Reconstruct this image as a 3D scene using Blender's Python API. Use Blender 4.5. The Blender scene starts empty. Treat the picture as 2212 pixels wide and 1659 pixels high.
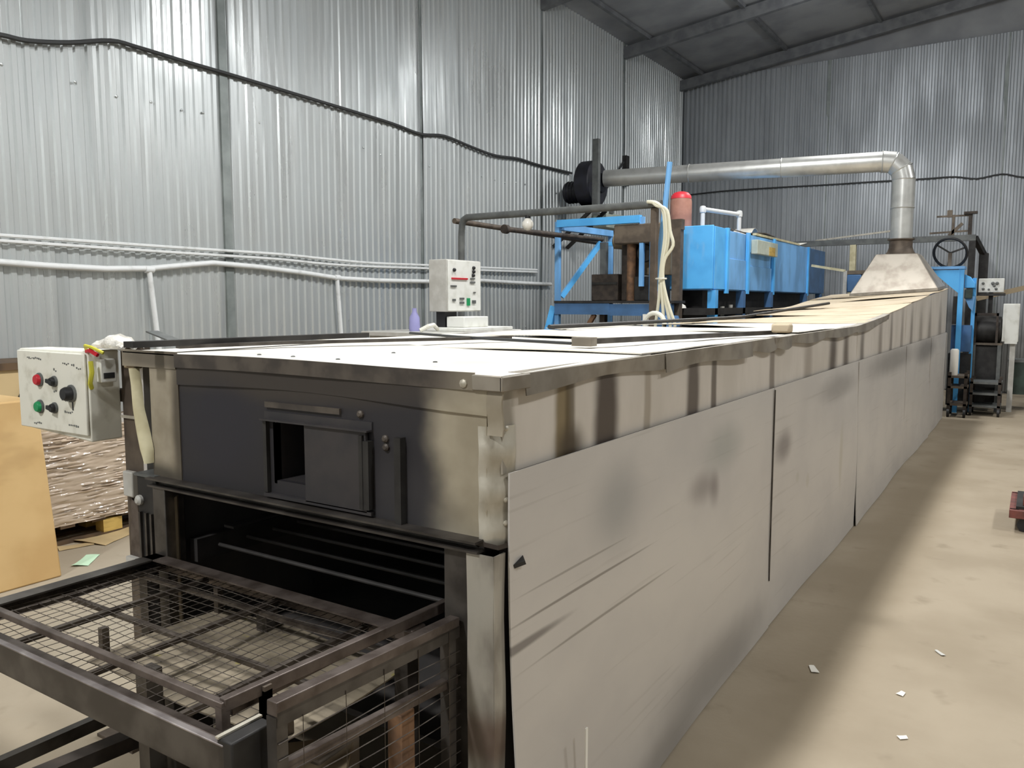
import bpy, math, random
from mathutils import Vector, Matrix
random.seed(7)
S = bpy.context.scene
COL = S.collection

# ------------------------------------------------------------------ camera
F_PX, W_PX, H_PX = 1745.0, 2212, 1659
CAM = Vector((0, 0, 1.65)); YAW = math.radians(33.0); PIT = math.radians(5.77)
cd = bpy.data.cameras.new('camera'); cam = bpy.data.objects.new('camera', cd); COL.objects.link(cam)
cam.location = CAM; cam.rotation_euler = (math.pi/2 - PIT, 0, YAW)
cd.sensor_width = 36; cd.lens = F_PX/W_PX*36; cd.clip_start = .05
S.camera = cam
_fw = Vector((-math.sin(YAW)*math.cos(PIT), math.cos(YAW)*math.cos(PIT), -math.sin(PIT)))
_rt = Vector((math.cos(YAW), math.sin(YAW), 0)); _up = _rt.cross(_fw)
def at(x, y, X=None, Y=None, Z=None):
    """photo measurement -> the point of the hall on the plane X=, Y= or Z="""
    d = _fw + _rt*((x - W_PX/2)/F_PX) - _up*((y - H_PX/2)/F_PX)
    t = X/d.x if X is not None else Y/d.y if Y is not None else (Z - CAM.z)/d.z
    return CAM + d*t
# ------------------------------------------------------------------ world, exposure
w = bpy.data.worlds.new('world'); S.world = w; w.use_nodes = True
w.node_tree.nodes['Background'].inputs[0].default_value = (.55, .6, .65, 1)
w.node_tree.nodes['Background'].inputs[1].default_value = .05
S.view_settings.view_transform = 'Standard'; S.view_settings.look = 'None'
S.view_settings.gamma = 1; S.view_settings.use_curve_mapping = False
S.view_settings.exposure = -0.36
# lamps of the hall: x, y, z, watts
LAMPS = [(-2.3, 3.0, 5.95, 820, 'above the tunnel mouth'), (-2.3, 8.0, 5.95, 680, 'above the middle of the tunnel'), (-2.3, 13.0, 6.25, 480, 'above the far end of the tunnel'),
         (3.6, 1.0, 6.2, 400, 'above the open floor nearest the camera'), (3.6, 6.5, 6.2, 520, 'above the open floor beside mid tunnel'), (3.6, 12.5, 6.2, 520, 'above the open floor near the back wall'),
         (-2.3, -2.6, 5.95, 950, 'above the floor in front of loading table'), (-4.6, 14.6, 5.9, 0, '')][:7]
SPILL = .2

# ------------------------------------------------------------------ materials
def lin(c):
    f = lambda v: (v/255)/12.92 if v/255 <= .04045 else ((v/255 + .055)/1.055)**2.4
    return (f(c[0]), f(c[1]), f(c[2]), 1)
def mat(name, col, rough=.6, metal=0.0, col2=None, ns=5.0, st=(1, 1, 1), lo=.35, hi=.65, bump=0.0, bs=40.0, bst=(1, 1, 1), spec=.5,
        layers=(), emit=None, streak=None, rough2=None, coat=0):
    """layers: (centre, radius, colour, strength, edge) stains and painted shade at fixed places of a surface"""
    m = bpy.data.materials.new(name); m.use_nodes = True
    nt = m.node_tree; N = nt.nodes; L = nt.links; b = N['Principled BSDF']
    b.inputs['Roughness'].default_value = rough; b.inputs['Metallic'].default_value = metal
    b.inputs['Specular IOR Level'].default_value = spec
    geo = N.new('ShaderNodeNewGeometry'); pos = geo.outputs['Position']
    def noise(scale, stretch, detail=4):
        mp = N.new('ShaderNodeVectorMath'); mp.operation = 'MULTIPLY'; mp.inputs[1].default_value = stretch
        L.new(pos, mp.inputs[0])
        n = N.new('ShaderNodeTexNoise'); n.inputs['Scale'].default_value = scale; n.inputs['Detail'].default_value = detail
        L.new(mp.outputs[0], n.inputs['Vector']); return n
    def ramp(sock, lo, hi):
        r = N.new('ShaderNodeMapRange'); r.interpolation_type = 'SMOOTHSTEP'
        r.inputs['From Min'].default_value = lo; r.inputs['From Max'].default_value = hi
        L.new(sock, r.inputs['Value']); return r.outputs['Result']
    def mix(fac, a, bb):
        x = N.new('ShaderNodeMix'); x.data_type = 'RGBA'
        L.new(fac, x.inputs['Factor'])
        for s, v in ((x.inputs['A'], a), (x.inputs['B'], bb)):
            if hasattr(v, 'links'): L.new(v, s)
            else: s.default_value = v
        return x.outputs['Result']
    def mul(a, v):
        x = N.new('ShaderNodeMath'); x.operation = 'MULTIPLY'; L.new(a, x.inputs[0])
        if hasattr(v, 'links'): L.new(v, x.inputs[1])
        else: x.inputs[1].default_value = v
        return x.outputs[0]
    cur = lin(col)
    if col2:
        n = noise(ns, st); r = ramp(n.outputs['Fac'], lo, hi)
        cur = mix(r, lin(col), lin(col2))
        if rough2 is not None:
            q = N.new('ShaderNodeMapRange'); q.inputs['To Min'].default_value = rough; q.inputs['To Max'].default_value = rough2
            L.new(r, q.inputs['Value']); L.new(q.outputs['Result'], b.inputs['Roughness'])
    if streak:   # (colour, scale, stretch, lo, hi, strength)
        n = noise(streak[1], streak[2], 3); cur = mix(mul(ramp(n.outputs['Fac'], streak[3], streak[4]), streak[5]), cur, lin(streak[0]))
    if layers:
        nn = noise(7, (1, 1, 1), 3)
        nv = N.new('ShaderNodeVectorMath'); nv.operation = 'SUBTRACT'; nv.inputs[1].default_value = (.5, .5, .5)
        L.new(nn.outputs['Color'], nv.inputs[0])
        for c, s, k, stg, edge in layers:
            d = N.new('ShaderNodeVectorMath'); d.operation = 'SUBTRACT'; d.inputs[1].default_value = c; L.new(pos, d.inputs[0])
            e = N.new('ShaderNodeVectorMath'); e.operation = 'MULTIPLY'; e.inputs[1].default_value = [1/v for v in s]; L.new(d.outputs[0], e.inputs[0])
            g = N.new('ShaderNodeVectorMath'); g.operation = 'MULTIPLY'; g.inputs[1].default_value = (.22, .22, .22); L.new(nv.outputs[0], g.inputs[0])
            a = N.new('ShaderNodeVectorMath'); a.operation = 'ADD'; L.new(e.outputs[0], a.inputs[0]); L.new(g.outputs[0], a.inputs[1])
            ln = N.new('ShaderNodeVectorMath'); ln.operation = 'LENGTH'; L.new(a.outputs[0], ln.inputs[0])
            cur = mix(mul(ramp(ln.outputs['Value'], 1.0, 1.0 - edge), stg), cur, lin(k))
    if hasattr(cur, 'links'): L.new(cur, b.inputs['Base Color'])
    else: b.inputs['Base Color'].default_value = cur
    if bump:
        n = noise(bs, bst, 3); bp = N.new('ShaderNodeBump'); bp.inputs['Strength'].default_value = bump; bp.inputs['Distance'].default_value = .01
        L.new(n.outputs['Fac'], bp.inputs['Height']); L.new(bp.outputs['Normal'], b.inputs['Coat Normal' if coat else 'Normal'])
        if coat: bp.inputs['Distance'].default_value = .004
    if coat:
        b.inputs['Coat Weight'].default_value = coat; b.inputs['Coat Roughness'].default_value = .13; b.inputs['Coat IOR'].default_value = 2.0
    if emit:
        b.inputs['Emission Color'].default_value = lin(emit[0]); b.inputs['Emission Strength'].default_value = emit[1]
    return m

# ------------------------------------------------------------------ mesh building
LOC = {}
class MB:
    def __init__(s): s.v = []; s.f = []
    def add(s, vs, fs):
        o = len(s.v); s.v += [Vector(p) for p in vs]; s.f += [tuple(i + o for i in f) for f in fs]; return s
    def box(s, c, d, R=None):
        c = Vector(c); h = Vector(d)/2
        vs = [Vector((x*h.x, y*h.y, z*h.z)) for z in (-1, 1) for y in (-1, 1) for x in (-1, 1)]
        if R: vs = [R @ p for p in vs]
        return s.add([c + p for p in vs], [(0, 2, 3, 1), (4, 5, 7, 6), (0, 1, 5, 4), (1, 3, 7, 5), (3, 2, 6, 7), (2, 0, 4, 6)])
    def span(s, a, b):
        a = Vector(a); b = Vector(b); return s.box((a + b)/2, [abs(q) for q in (b - a)])
    def bar(s, p, q, w, h, up=(0, 0, 1)):
        p = Vector(p); q = Vector(q); d = q - p; l = d.length; d.normalize()
        u = Vector(up)
        if abs(u.dot(d)) > .95: u = Vector((0, 1, 0))
        sd = d.cross(u).normalized(); u = sd.cross(d)
        return s.box((p + q)/2, (w, l, h), Matrix((sd, d, u)).transposed())
    def angle(s, p, q, w, t, a=(0, 0, 1), b=(1, 0, 0)):
        """L section with legs along a and b"""
        a = Vector(a); b = Vector(b); p = Vector(p); q = Vector(q)
        pr = [Vector((0, 0, 0)), b*w, b*w + a*t, b*t + a*t, b*t + a*w, a*w]
        vs = [p + k for k in pr] + [q + k for k in pr]
        fs = [(5, 4, 3, 0), (3, 2, 1, 0), (6, 9, 10, 11), (6, 7, 8, 9)] + [(i, (i + 1) % 6, (i + 1) % 6 + 6, i + 6) for i in range(6)]
        return s.add(vs, fs)
    def tube(s, path, r, n=10, cap=True):
        P = [Vector(p) for p in path]; rs = r if isinstance(r, (list, tuple)) else [r]*len(P)
        T = []
        for i in range(len(P)):
            a = (P[i] - P[i-1]).normalized() if i else None
            b = (P[i+1] - P[i]).normalized() if i < len(P) - 1 else None
            T.append(((a or b) + (b or a)).normalized())
        u = Vector((0, 0, 1)) if abs(T[0].z) < .9 else Vector((1, 0, 0))
        vs = []
        for i, t in enumerate(T):
            u = (u - t*u.dot(t)).normalized(); v = t.cross(u)
            k = 1.0
            if 0 < i < len(P) - 1: k = 1/max(.6, T[i].dot((P[i+1] - P[i]).normalized()))
            ax = (P[i+1] - P[i-1]).normalized() if 0 < i < len(P) - 1 else None
            for j in range(n):
                an = 2*math.pi*j/n
                vs.append(P[i] + (u*math.cos(an) + v*math.sin(an))*rs[i]*(1 + (k - 1)*.5))
        fs = [(i*n + j, i*n + (j+1) % n, (i+1)*n + (j+1) % n, (i+1)*n + j) for i in range(len(P) - 1) for j in range(n)]
        if cap: fs += [tuple(range(n))[::-1], tuple(range((len(P) - 1)*n, len(P)*n))]
        return s.add(vs, fs)
    def lathe(s, c, prof, ax=(0, 0, 1), n=20):
        ax = Vector(ax).normalized(); u = Vector((1, 0, 0)) if abs(ax.x) < .9 else Vector((0, 1, 0))
        u = (u - ax*u.dot(ax)).normalized(); v = ax.cross(u); c = Vector(c); vs = []
        for r, h in prof:
            for j in range(n):
                an = 2*math.pi*j/n; vs.append(c + ax*h + (u*math.cos(an) + v*math.sin(an))*max(r, 1e-4))
        m = len(prof)
        fs = [(i*n + j, i*n + (j+1) % n, (i+1)*n + (j+1) % n, (i+1)*n + j) for i in range(m - 1) for j in range(n)]
        fs += [tuple(range(n))[::-1], tuple(range((m-1)*n, m*n))]
        return s.add(vs, fs)
    def torus(s, c, R, r, ax, n=28, k=8):
        ax = Vector(ax).normalized(); u = Vector((1, 0, 0)) if abs(ax.x) < .9 else Vector((0, 1, 0))
        u = (u - ax*u.dot(ax)).normalized(); v = ax.cross(u); c = Vector(c); vs = []
        for i in range(n):
            a = 2*math.pi*i/n; d = u*math.cos(a) + v*math.sin(a)
            for j in range(k):
                b = 2*math.pi*j/k; vs.append(c + d*(R + r*math.cos(b)) + ax*r*math.sin(b))
        return s.add(vs, [(i*k + j, ((i+1) % n)*k + j, ((i+1) % n)*k + (j+1) % k, i*k + (j+1) % k) for i in range(n) for j in range(k)])
    def sheet(s, fn, nu, nv, off):
        """thick sheet: fn(u,v) over a grid, thickness vector off"""
        off = Vector(off); A = [Vector(fn(i/nu, j/nv)) for j in range(nv + 1) for i in range(nu + 1)]
        n = len(A); W = nu + 1; vs = A + [p + off for p in A]; fs = []
        for j in range(nv):
            for i in range(nu):
                a = j*W + i; fs.append((a, a + 1, a + W + 1, a + W)); fs.append((n + a, n + a + W, n + a + W + 1, n + a + 1))
        rim = [i for i in range(W)] + [j*W + nu for j in range(1, nv + 1)] + [nv*W + i for i in range(nu - 1, -1, -1)] + [j*W for j in range(nv - 1, 0, -1)]
        for a, b in zip(rim, rim[1:] + rim[:1]): fs.append((a, n + a, n + b, b))
        return s.add(vs, fs)
    def prism(s, poly, off):
        off = Vector(off); n = len(poly); P = [Vector(p) for p in poly]
        return s.add(P + [p + off for p in P], [tuple(range(n))[::-1], tuple(range(n, 2*n))] + [(i, (i+1) % n, (i+1) % n + n, i + n) for i in range(n)])
    def build(s, name, m, parent=None, bevel=0, label=None, smooth=40, kind=None):
        me = bpy.data.meshes.new(name)
        if parent is not None: o0 = LOC[parent]
        else:
            xs = [p.x for p in s.v]; ys = [p.y for p in s.v]
            o0 = Vector(((min(xs) + max(xs))/2, (min(ys) + max(ys))/2, min(p.z for p in s.v)))
        me.from_pydata([p - o0 for p in s.v], [], s.f); me.update()
        import bmesh
        bm = bmesh.new(); bm.from_mesh(me); bmesh.ops.recalc_face_normals(bm, faces=bm.faces); bm.to_mesh(me); bm.free()
        if smooth:
            me.polygons.foreach_set('use_smooth', [True]*len(me.polygons)); me.set_sharp_from_angle(angle=math.radians(smooth))
        me.materials.append(m)
        o = bpy.data.objects.new(name, me); COL.objects.link(o); LOC[o] = o0
        if parent is not None: o.parent = parent
        else: o.location = o0
        if bevel:
            b = o.modifiers.new('bevel', 'BEVEL'); b.width = bevel; b.segments = 2; b.limit_method = 'ANGLE'
        if label: o['label'] = label
        if kind: o['kind'] = kind
        return o
def thing(name, label, cat, loc, group=None):
    o = bpy.data.objects.new(name, None); COL.objects.link(o); o.location = loc; LOC[o] = Vector(loc); o.empty_display_size = .1
    o['label'] = label; o['category'] = cat
    if group: o['group'] = group
    return o
def tag(o, label, cat, group=None):
    o['label'] = label; o['category'] = cat
    if group: o['group'] = group
    return o
def struct(o): o['kind'] = 'structure'; return o

# ------------------------------------------------------------------ palette
M = {}
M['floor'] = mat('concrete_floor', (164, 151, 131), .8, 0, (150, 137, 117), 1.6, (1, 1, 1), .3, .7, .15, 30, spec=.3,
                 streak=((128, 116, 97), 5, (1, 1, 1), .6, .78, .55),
                 layers=[((-.72, 7.0, 0), (.3, 6.5, .5), (142, 128, 106), .6, .7), ((-4, 3, 0), (2.2, 2.2, 1), (166, 158, 143), .6, .8)])  # long dark strip beside the tunnel is its floor shadow, painted in; other patch greyer concrete
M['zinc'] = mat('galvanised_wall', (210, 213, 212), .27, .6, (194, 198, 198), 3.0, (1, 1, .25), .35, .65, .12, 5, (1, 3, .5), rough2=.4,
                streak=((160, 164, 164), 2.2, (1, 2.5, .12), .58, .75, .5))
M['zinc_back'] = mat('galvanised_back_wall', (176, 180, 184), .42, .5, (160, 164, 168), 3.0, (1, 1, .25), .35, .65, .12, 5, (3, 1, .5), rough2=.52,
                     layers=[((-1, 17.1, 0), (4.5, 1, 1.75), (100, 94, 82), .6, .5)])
M['strip'] = mat('cover_strip', (150, 156, 154), .5, .5, (128, 134, 132), 4)
M['roof'] = mat('roof_lining', (150, 152, 154), .8, 0, (128, 130, 134), 1.2, bump=.3, bs=3)
M['steel'] = mat('grey_painted_steel', (110, 112, 110), .5, .3, (92, 94, 93), 8)
M['roofsteel'] = mat('roof_steel', (116, 118, 120), .6, .2, (98, 100, 104), 6)
M['white'] = mat('white_enamel', (226, 226, 220), .45, 0, (206, 205, 196), 9, lo=.45, hi=.75)
M['dirtywhite'] = mat('grubby_white', (224, 222, 210), .55, 0, (190, 186, 170), 14, lo=.5, hi=.8)
M['pvc'] = mat('white_pipe_paint', (222, 224, 224), .45, 0, (196, 198, 196), 10, lo=.5, hi=.8)
M['blue'] = mat('blue_paint', (92, 184, 248), .45, 0, (82, 170, 236), 4, lo=.4, hi=.7, streak=((124, 184, 236), 9, (1, 1, .3), .6, .75, .6))
M['bluedull'] = mat('worn_blue_paint', (124, 184, 240), .5, 0, (106, 158, 208), 3, (1, 1, .5), lo=.4, hi=.62)
M['bluedark'] = mat('dark_blue_paint', (72, 112, 158), .5, 0, (64, 98, 136), 5)
M['black'] = mat('black_plastic', (30, 30, 32), .5)
M['dark'] = mat('dark_steel', (56, 54, 52), .55, .3, (40, 38, 37), 9)
M['darkbrown'] = mat('dark_rusted_steel', (74, 64, 56), .65, .2, (52, 45, 40), 12)
M['rust'] = mat('rust_steel', (134, 100, 72), .75, .1, (98, 74, 56), 14)
M['brownpost'] = mat('brown_steel_post', (98, 86, 74), .6, .2, (76, 66, 57), 9)
M['frame'] = mat('scale_brown_steel', (112, 102, 96), .42, .55, (78, 68, 62), 14, lo=.35, hi=.7, bump=.1, bs=60)
M['framedark'] = mat('oiled_dark_steel', (92, 87, 82), .42, .5, (66, 61, 57), 10)
M['lip'] = mat('highlight_steel', (176, 168, 166), .35, .6, (130, 122, 120), 10)  # pale tone stands in for a highlight on the front channel
M['wire'] = mat('blackened_wire', (92, 84, 76), .5, .5, (66, 58, 52), 20)
M['dusttray'] = mat('dusty_drip_tray', (150, 138, 118), .8, .1, (112, 102, 86), 9, streak=((150, 140, 70), 22, (1, 1, 1), .68, .74, .8))
M['soot'] = mat('soot_black', (66, 63, 62), .8, 0, (76, 72, 70), 5)
M['sootrail'] = mat('sooty_rail', (64, 61, 60), .55, .2, (50, 48, 47), 9)
YF, YB, XL, XR = 1.63, 12.95, -2.65, -1.08
M['front'] = mat('sooted_front_sheet', (176, 166, 146), .55, .2, (154, 144, 124), 6, lo=.3, hi=.7, spec=.4,
                 layers=[((-1.86, YF, 1.24), (.63, 1, 1.5), (50, 48, 51), 1, .2), ((-1.9, YF, 1.43), (.85, 1, .10), (66, 60, 55), .9, .5),
                         ((-2.15, YF, 1.25), (.24, 1, .2), (47, 46, 53), .8, .6), ((-1.45, YF, 1.1), (.3, 1, .16), (62, 60, 62), .7, .6),
                         ((-1.83, YF, 1.03), (.75, 1, .06), (52, 50, 50), .9, .5)])
M['frontlight'] = mat('galvanised_front_corner', (170, 160, 142), .55, .25, (144, 134, 116), 8, lo=.3, hi=.7,
                      layers=[((-2.36, YF, 1.25), (.05, 1, .4), (70, 62, 52), .85, .8), ((-2.5, YF, 1.05), (.25, 1, .08), (64, 58, 50), .85, .6), ((-2.45, YF, 1.47), (.3, 1, .06), (92, 84, 74), .8, .6)])
M['hatch'] = mat('sooty_hatch_sheet', (68, 64, 64), .55, .3, (58, 56, 58), 9)
M['lipstrip'] = mat('sooty_edge_strip', (96, 88, 80), .5, .35, (70, 64, 60), 12, layers=[((-1.12, YF, 1.46), (.16, 1, .2), (150, 140, 124), .8, .7)])  # paler patch near the right end of the strip
def sy(px, py): return at(px, py, X=XR).y
_st = []
for px, wd, k, g in ((1225, .045, (122, 104, 66), .9), (1240, .03, (84, 70, 44), .8), (1318, .085, (84, 74, 66), 1), (1405, .03, (140, 126, 106), .6),
                     (1503, .07, (92, 82, 74), .95), (1548, .035, (100, 90, 80), .9), (1672, .05, (116, 104, 92), .8), (1748, .12, (132, 120, 106), .6),
                     (1800, .14, (88, 78, 70), .95), (1828, .12, (96, 84, 74), .9), (1862, .1, (74, 64, 56), .95), (1900, .12, (110, 98, 86), .85), (1922, .1, (88, 78, 68), .9),
                     (1945, .12, (112, 100, 88), .8), (1965, .14, (98, 88, 78), .85), (1985, .18, (116, 106, 94), .8), (2003, .22, (98, 88, 78), .85), (2025, .3, (110, 100, 90), .8)):
    _st.append(((XR, sy(px, 850), 1.26), (1, wd*1.3, .55), k, g if px < 1860 else g*.75, .6 if px < 1700 else .85))
M['upper'] = mat('stained_upper_side_sheet', (212, 204, 194), .5, .2, (199, 191, 180), 5, (1, 1, .4), .3, .7, layers=_st + [((XR, 1.66, 1.3), (1, .05, .25), (120, 112, 96), .7, .6), ((XR, sy(1240, 960), 1.24), (1, .12, .1), (72, 60, 44), .9, .8)])
M['flange'] = mat('roof_edge_flange', (160, 152, 140), .45, .4, (128, 120, 108), 7, (1, 1, 1), .35, .7)
_sd = [((XR, sy(1510, 1040), .93), (1, .22, .09), (134, 125, 122), .6, .9), ((XR, sy(1535, 1055), .9), (1, .09, .1), (124, 114, 112), .6, .9), ((XR, sy(1690, 1040), .9), (1, .22, .12), (116, 108, 108), .7, .8),
       ((XR, sy(1560, 950), 1.05), (1, .35, .14), (150, 156, 150), .45, .9), ((XR, sy(1330, 960), 1.02), (1, .25, .2), (140, 142, 142), .5, .9),
       ((XR, sy(1090, 1410), .77), (1, .4, .018), (118, 112, 108), .8, .6), ((XR, 2.05, .83), (1, .6, .006), (116, 108, 100), .7, .6), ((XR, 2.2, .70), (1, .6, .006), (124, 116, 106), .6, .6), ((XR, 2.0, .9), (1, .4, .005), (120, 112, 104), .5, .6),
       ((XR, sy(1810, 1000), .62), (1, .07, .3), (192, 186, 172), .7, .7), ((XR, sy(1740, 1090), .62), (1, .05, .06), (196, 190, 178), .7, .7), ((XR, sy(1720, 1080), .68), (1, .05, .04), (192, 188, 176), .6, .7),
       ((XR, 8.0, 1.13), (1, 1.9, .16), (122, 118, 114), .6, .8), ((XR, 10.5, 1.1), (1, 1.4, .2), (112, 110, 110), .7, .8), ((XR, 5.6, 1.1), (1, .8, .12), (128, 124, 120), .5, .8),
       ((XR, 3.2, .12), (1, 1.0, .2), (128, 124, 120), .5, .8), ((XR, 2.6, .02), (1, .5, .14), (128, 122, 116), .5, .8)]
M['side'] = mat('dull_galvanised_side_sheet', (210, 205, 199), .42, .3, (199, 194, 189), 2.2, (1, .6, 1), .3, .7, .06, 4, (1, 1, 1), layers=_sd, rough2=.5,
                streak=((140, 132, 122), 3, (1, .35, 14), .6, .76, .2))
M['galvlight'] = mat('bright_galvanised_corner', (196, 190, 176), .45, .35, (168, 160, 144), 14, (1, 1, .5), .4, .7, .25, 20)
M['lowcorner'] = mat('worn_corner_angle', (176, 170, 158), .5, .2, (130, 124, 114), 9, (1, 1, .5), .4, .7, layers=[((-1.12, YF, .55), (.2, .3, .1), (96, 72, 58), .7, .7)])
M['top'] = mat('dusty_pale_top_sheet', (226, 222, 212), .7, .1, (204, 198, 186), 3, (1, 1, 1), .4, .75, .1, 8, streak=((188, 180, 166), 4, (1, 2, 1), .6, .75, .4))
M['toptan'] = mat('dusty_tan_top_sheet', (208, 192, 166), .75, .05, (188, 170, 142), 4, (1, 1, 1), .4, .75, .1, 8, streak=((162, 146, 122), 5, (1, 2, 1), .6, .75, .4))
M['alu'] = mat('aluminium_duct', (212, 212, 208), .34, .6, (196, 196, 192), 6, (1, 1, 1), .4, .7, .08, 9)
M['hood'] = mat('hood_sheet', (186, 178, 166), .4, .55, (160, 150, 138), 6, lo=.4, hi=.7)
M['card'] = mat('tan_cardboard', (206, 174, 122), .75, 0, (192, 158, 106), 2.5, (1, 1, 1), .35, .65, streak=((180, 148, 100), 2, (1, 1, 3), .55, .7, .6))
M['card2'] = mat('far_cardboard', (190, 168, 126), .8, 0, (170, 148, 110), 3)
M['wood'] = mat('pale_pine', (204, 174, 98), .75, 0, (184, 154, 84), 8, (1, 1, 4))
M['wooddark'] = mat('grimy_pallet_wood', (92, 72, 50), .8, 0, (70, 54, 38), 8)
M['film'] = mat('stretch_film_over_brown', (190, 172, 152), .35, 0, (178, 160, 140), 5, (1, 1, 1), .4, .7, 1.0, 14, (1, .8, 2.6), spec=.5, coat=1)
M['red'] = mat('red_plastic', (190, 30, 44), .4)
M['green'] = mat('green_plastic', (20, 140, 84), .4)
M['redcap'] = mat('red_cap', (206, 48, 60), .45)
M['redbody'] = mat('faded_red_cylinder', (178, 128, 110), .55, 0, (160, 112, 96), 8)
M['cream'] = mat('cream_rubber', (214, 206, 172), .6, 0, (188, 178, 142), 9)
M['clear'] = mat('crumpled_pale_film', (226, 222, 214), .25, 0, (190, 186, 176), 22, bump=.9, bs=40, spec=.8)
M['yellow'] = mat('yellow_wire', (196, 190, 60), .5)
M['purple'] = mat('lilac_plastic', (150, 148, 196), .5)
M['greendark'] = mat('dark_green_machine_paint', (56, 72, 64), .45, 0, (42, 54, 48), 9)
M['darkblack'] = mat('navy_black_paint', (34, 34, 46), .5, 0, (26, 26, 32), 8)
M['machine'] = mat('brown_grey_machine', (112, 100, 86), .65, .1, (84, 74, 64), 7)
M['beige'] = mat('beige_panel', (150, 134, 108), .7, 0, (128, 112, 90), 6)
M['paleg'] = mat('pale_green_enamel', (192, 200, 188), .5, 0, (176, 184, 172), 7)
M['cable'] = mat('dark_cable', (52, 53, 54), .6)
M['whitecable'] = mat('cream_cable', (218, 214, 192), .5)
M['greyw'] = mat('light_grey_enamel', (196, 194, 188), .5, 0, (176, 173, 166), 8)
M['redpaint'] = mat('red_brown_paint', (120, 66, 58), .6, 0, (92, 52, 46), 12)
M['pink'] = mat('pink_plastic', (214, 120, 140), .5)
M['paper'] = mat('white_scrap', (240, 236, 226), .6)
M['lampglow'] = mat('lamp_lens', (240, 244, 240), .4, emit=((245, 255, 248), 14))
M['glass'] = mat('opal_bulb_glass', (236, 232, 222), .2)

# ------------------------------------------------------------------ the hall
XW, YW = -6.7, 17.15
YN, XE = -5.0, 8.7
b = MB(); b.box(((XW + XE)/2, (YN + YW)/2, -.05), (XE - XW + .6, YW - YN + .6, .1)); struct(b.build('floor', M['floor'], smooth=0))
def corr(along, a0, a1, z0, z1, plane, sgn, pitch=.1, depth=.016, dz=.8, jit=.0018):
    """trapezoid rib sheet; along 'x' or 'y'; ribs stand out towards sgn"""
    m = MB(); prof = ((0, 0), (.36, 0), (.5, 1), (.86, 1)); pts = []; n = int(round((a1 - a0)/pitch))
    for i in range(n):
        for f, d in prof: pts.append((a0 + (i + f)*pitch, d*depth))
    pts.append((a1, 0)); nz = max(2, int((z1 - z0)/dz)); vs = []
    ph = [random.uniform(0, 6.3) for _ in pts]
    for k in range(nz + 1):
        z = z0 + (z1 - z0)*k/nz
        for i, (a, d) in enumerate(pts):
            o = d + random.uniform(-jit, jit) + .006*math.sin(a*2.1 + z*.9) + .004*math.sin(z*2.3 + a*.7)
            p = plane + sgn*o
            vs.append((p, a, z) if along == 'y' else (a, p, z))
    W = len(pts)
    m.add(vs, [(k*W + i, k*W + i + 1, (k+1)*W + i + 1, (k+1)*W + i) for k in range(nz) for i in range(W - 1)])
    return m
def roofz(x): return 6.4 + (x - XW)*.125 if x < 1 else 6.4 + (XE - x)*.125
seams = [YN, -3.8, -.8, 2.2, 5.2, 8.2, 11.16, 14.16, YW]
wl = MB(); wl.span((XW - .12, YN, 0), (XW - .03, YW, 6.5)); wall_left = struct(wl.build('wall_left', M['strip'], smooth=0))
for i, (a, c) in enumerate(zip(seams, seams[1:])):
    corr('y', a + .03, c - .03, .03, 6.42, XW, 1).build('corrugated_panel', M['zinc'], wall_left, smooth=18)
for i, y in enumerate(seams[1:-1]):
    wdt = .09 if y == 5.2 else .05
    b = MB(); b.box((XW - .012 + (.03 if y == 5.2 else 0), y, 3.22), (.02, wdt, 6.4)); b.build('cover_strip', M['strip'], wall_left)
b = MB()
for y0, y1, z in ((3.2, 17, 3.42), (-4, 17, 1.25)):
    y = y0
    while y < y1:
        if random.random() < .7: b.lathe((XW + .012, y + random.uniform(-.04, .04), z + random.uniform(-.03, .03)), ((.012, 0), (.012, .008), (.005, .012)), (1, 0, 0), 6)
        y += .3
b.build('screw_heads', M['zinc'], wall_left, kind='stuff')
wb = MB(); wb.prism([(XW, YW + .03, 0), (XE, YW + .03, 0), (XE, YW + .03, 6.4), (1, YW + .03, 7.36), (XW, YW + .03, 6.4)], (0, .1, 0)); wall_back = struct(wb.build('wall_back', M['roof'], smooth=0))
xs = [XW, -3.7, -.7, 2.3, 5.3, XE]
for a, c in zip(xs, xs[1:]):
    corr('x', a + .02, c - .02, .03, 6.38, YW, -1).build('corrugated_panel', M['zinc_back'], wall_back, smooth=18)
for x in xs[1:-1]:
    b = MB(); b.box((x, YW - .004, 3.2), (.06, .02, 6.36)); b.build('cover_strip', M['strip'], wall_back)
wr = MB(); wr.span((XE + .03, YN, 0), (XE + .12, YW, 6.5)); wall_right = struct(wr.build('wall_right', M['strip'], smooth=0))
corr('y', YN, YW, .03, 6.4, XE, -1, dz=3).build('corrugated_panel', M['zinc'], wall_right, smooth=18)
wf = MB(); wf.prism([(XW, YN - .03, 0), (XE, YN - .03, 0), (XE, YN - .03, 6.4), (1, YN - .03, 7.36), (XW, YN - .03, 6.4)], (0, -.1, 0)); wall_front = struct(wf.build('wall_front', M['roof'], smooth=0))
corr('x', XW, XE, .03, 6.38, YN, 1, dz=3).build('corrugated_panel', M['zinc'], wall_front, smooth=18)
b = MB(); b.prism([(XW - .15, YN - .15, 6.4), (1, YN - .15, 7.37), (XE + .15, YN - .15, 6.4), (XE + .15, YN - .15, 6.5), (1, YN - .15, 7.5), (XW - .15, YN - .15, 6.5)], (0, YW - YN + .3, 0))
ceil = struct(b.build('ceiling', M['roof'], smooth=0))
for y in seams[1:-1] + [16.9]:
    for x0, x1 in ((XW, 1), (XE, 1)):
        b = MB(); b.bar((x0, y, roofz(x0) - .16), (x1, y, 7.22), .1, .2); b.build('rafter', M['roofsteel'], ceil)
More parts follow.
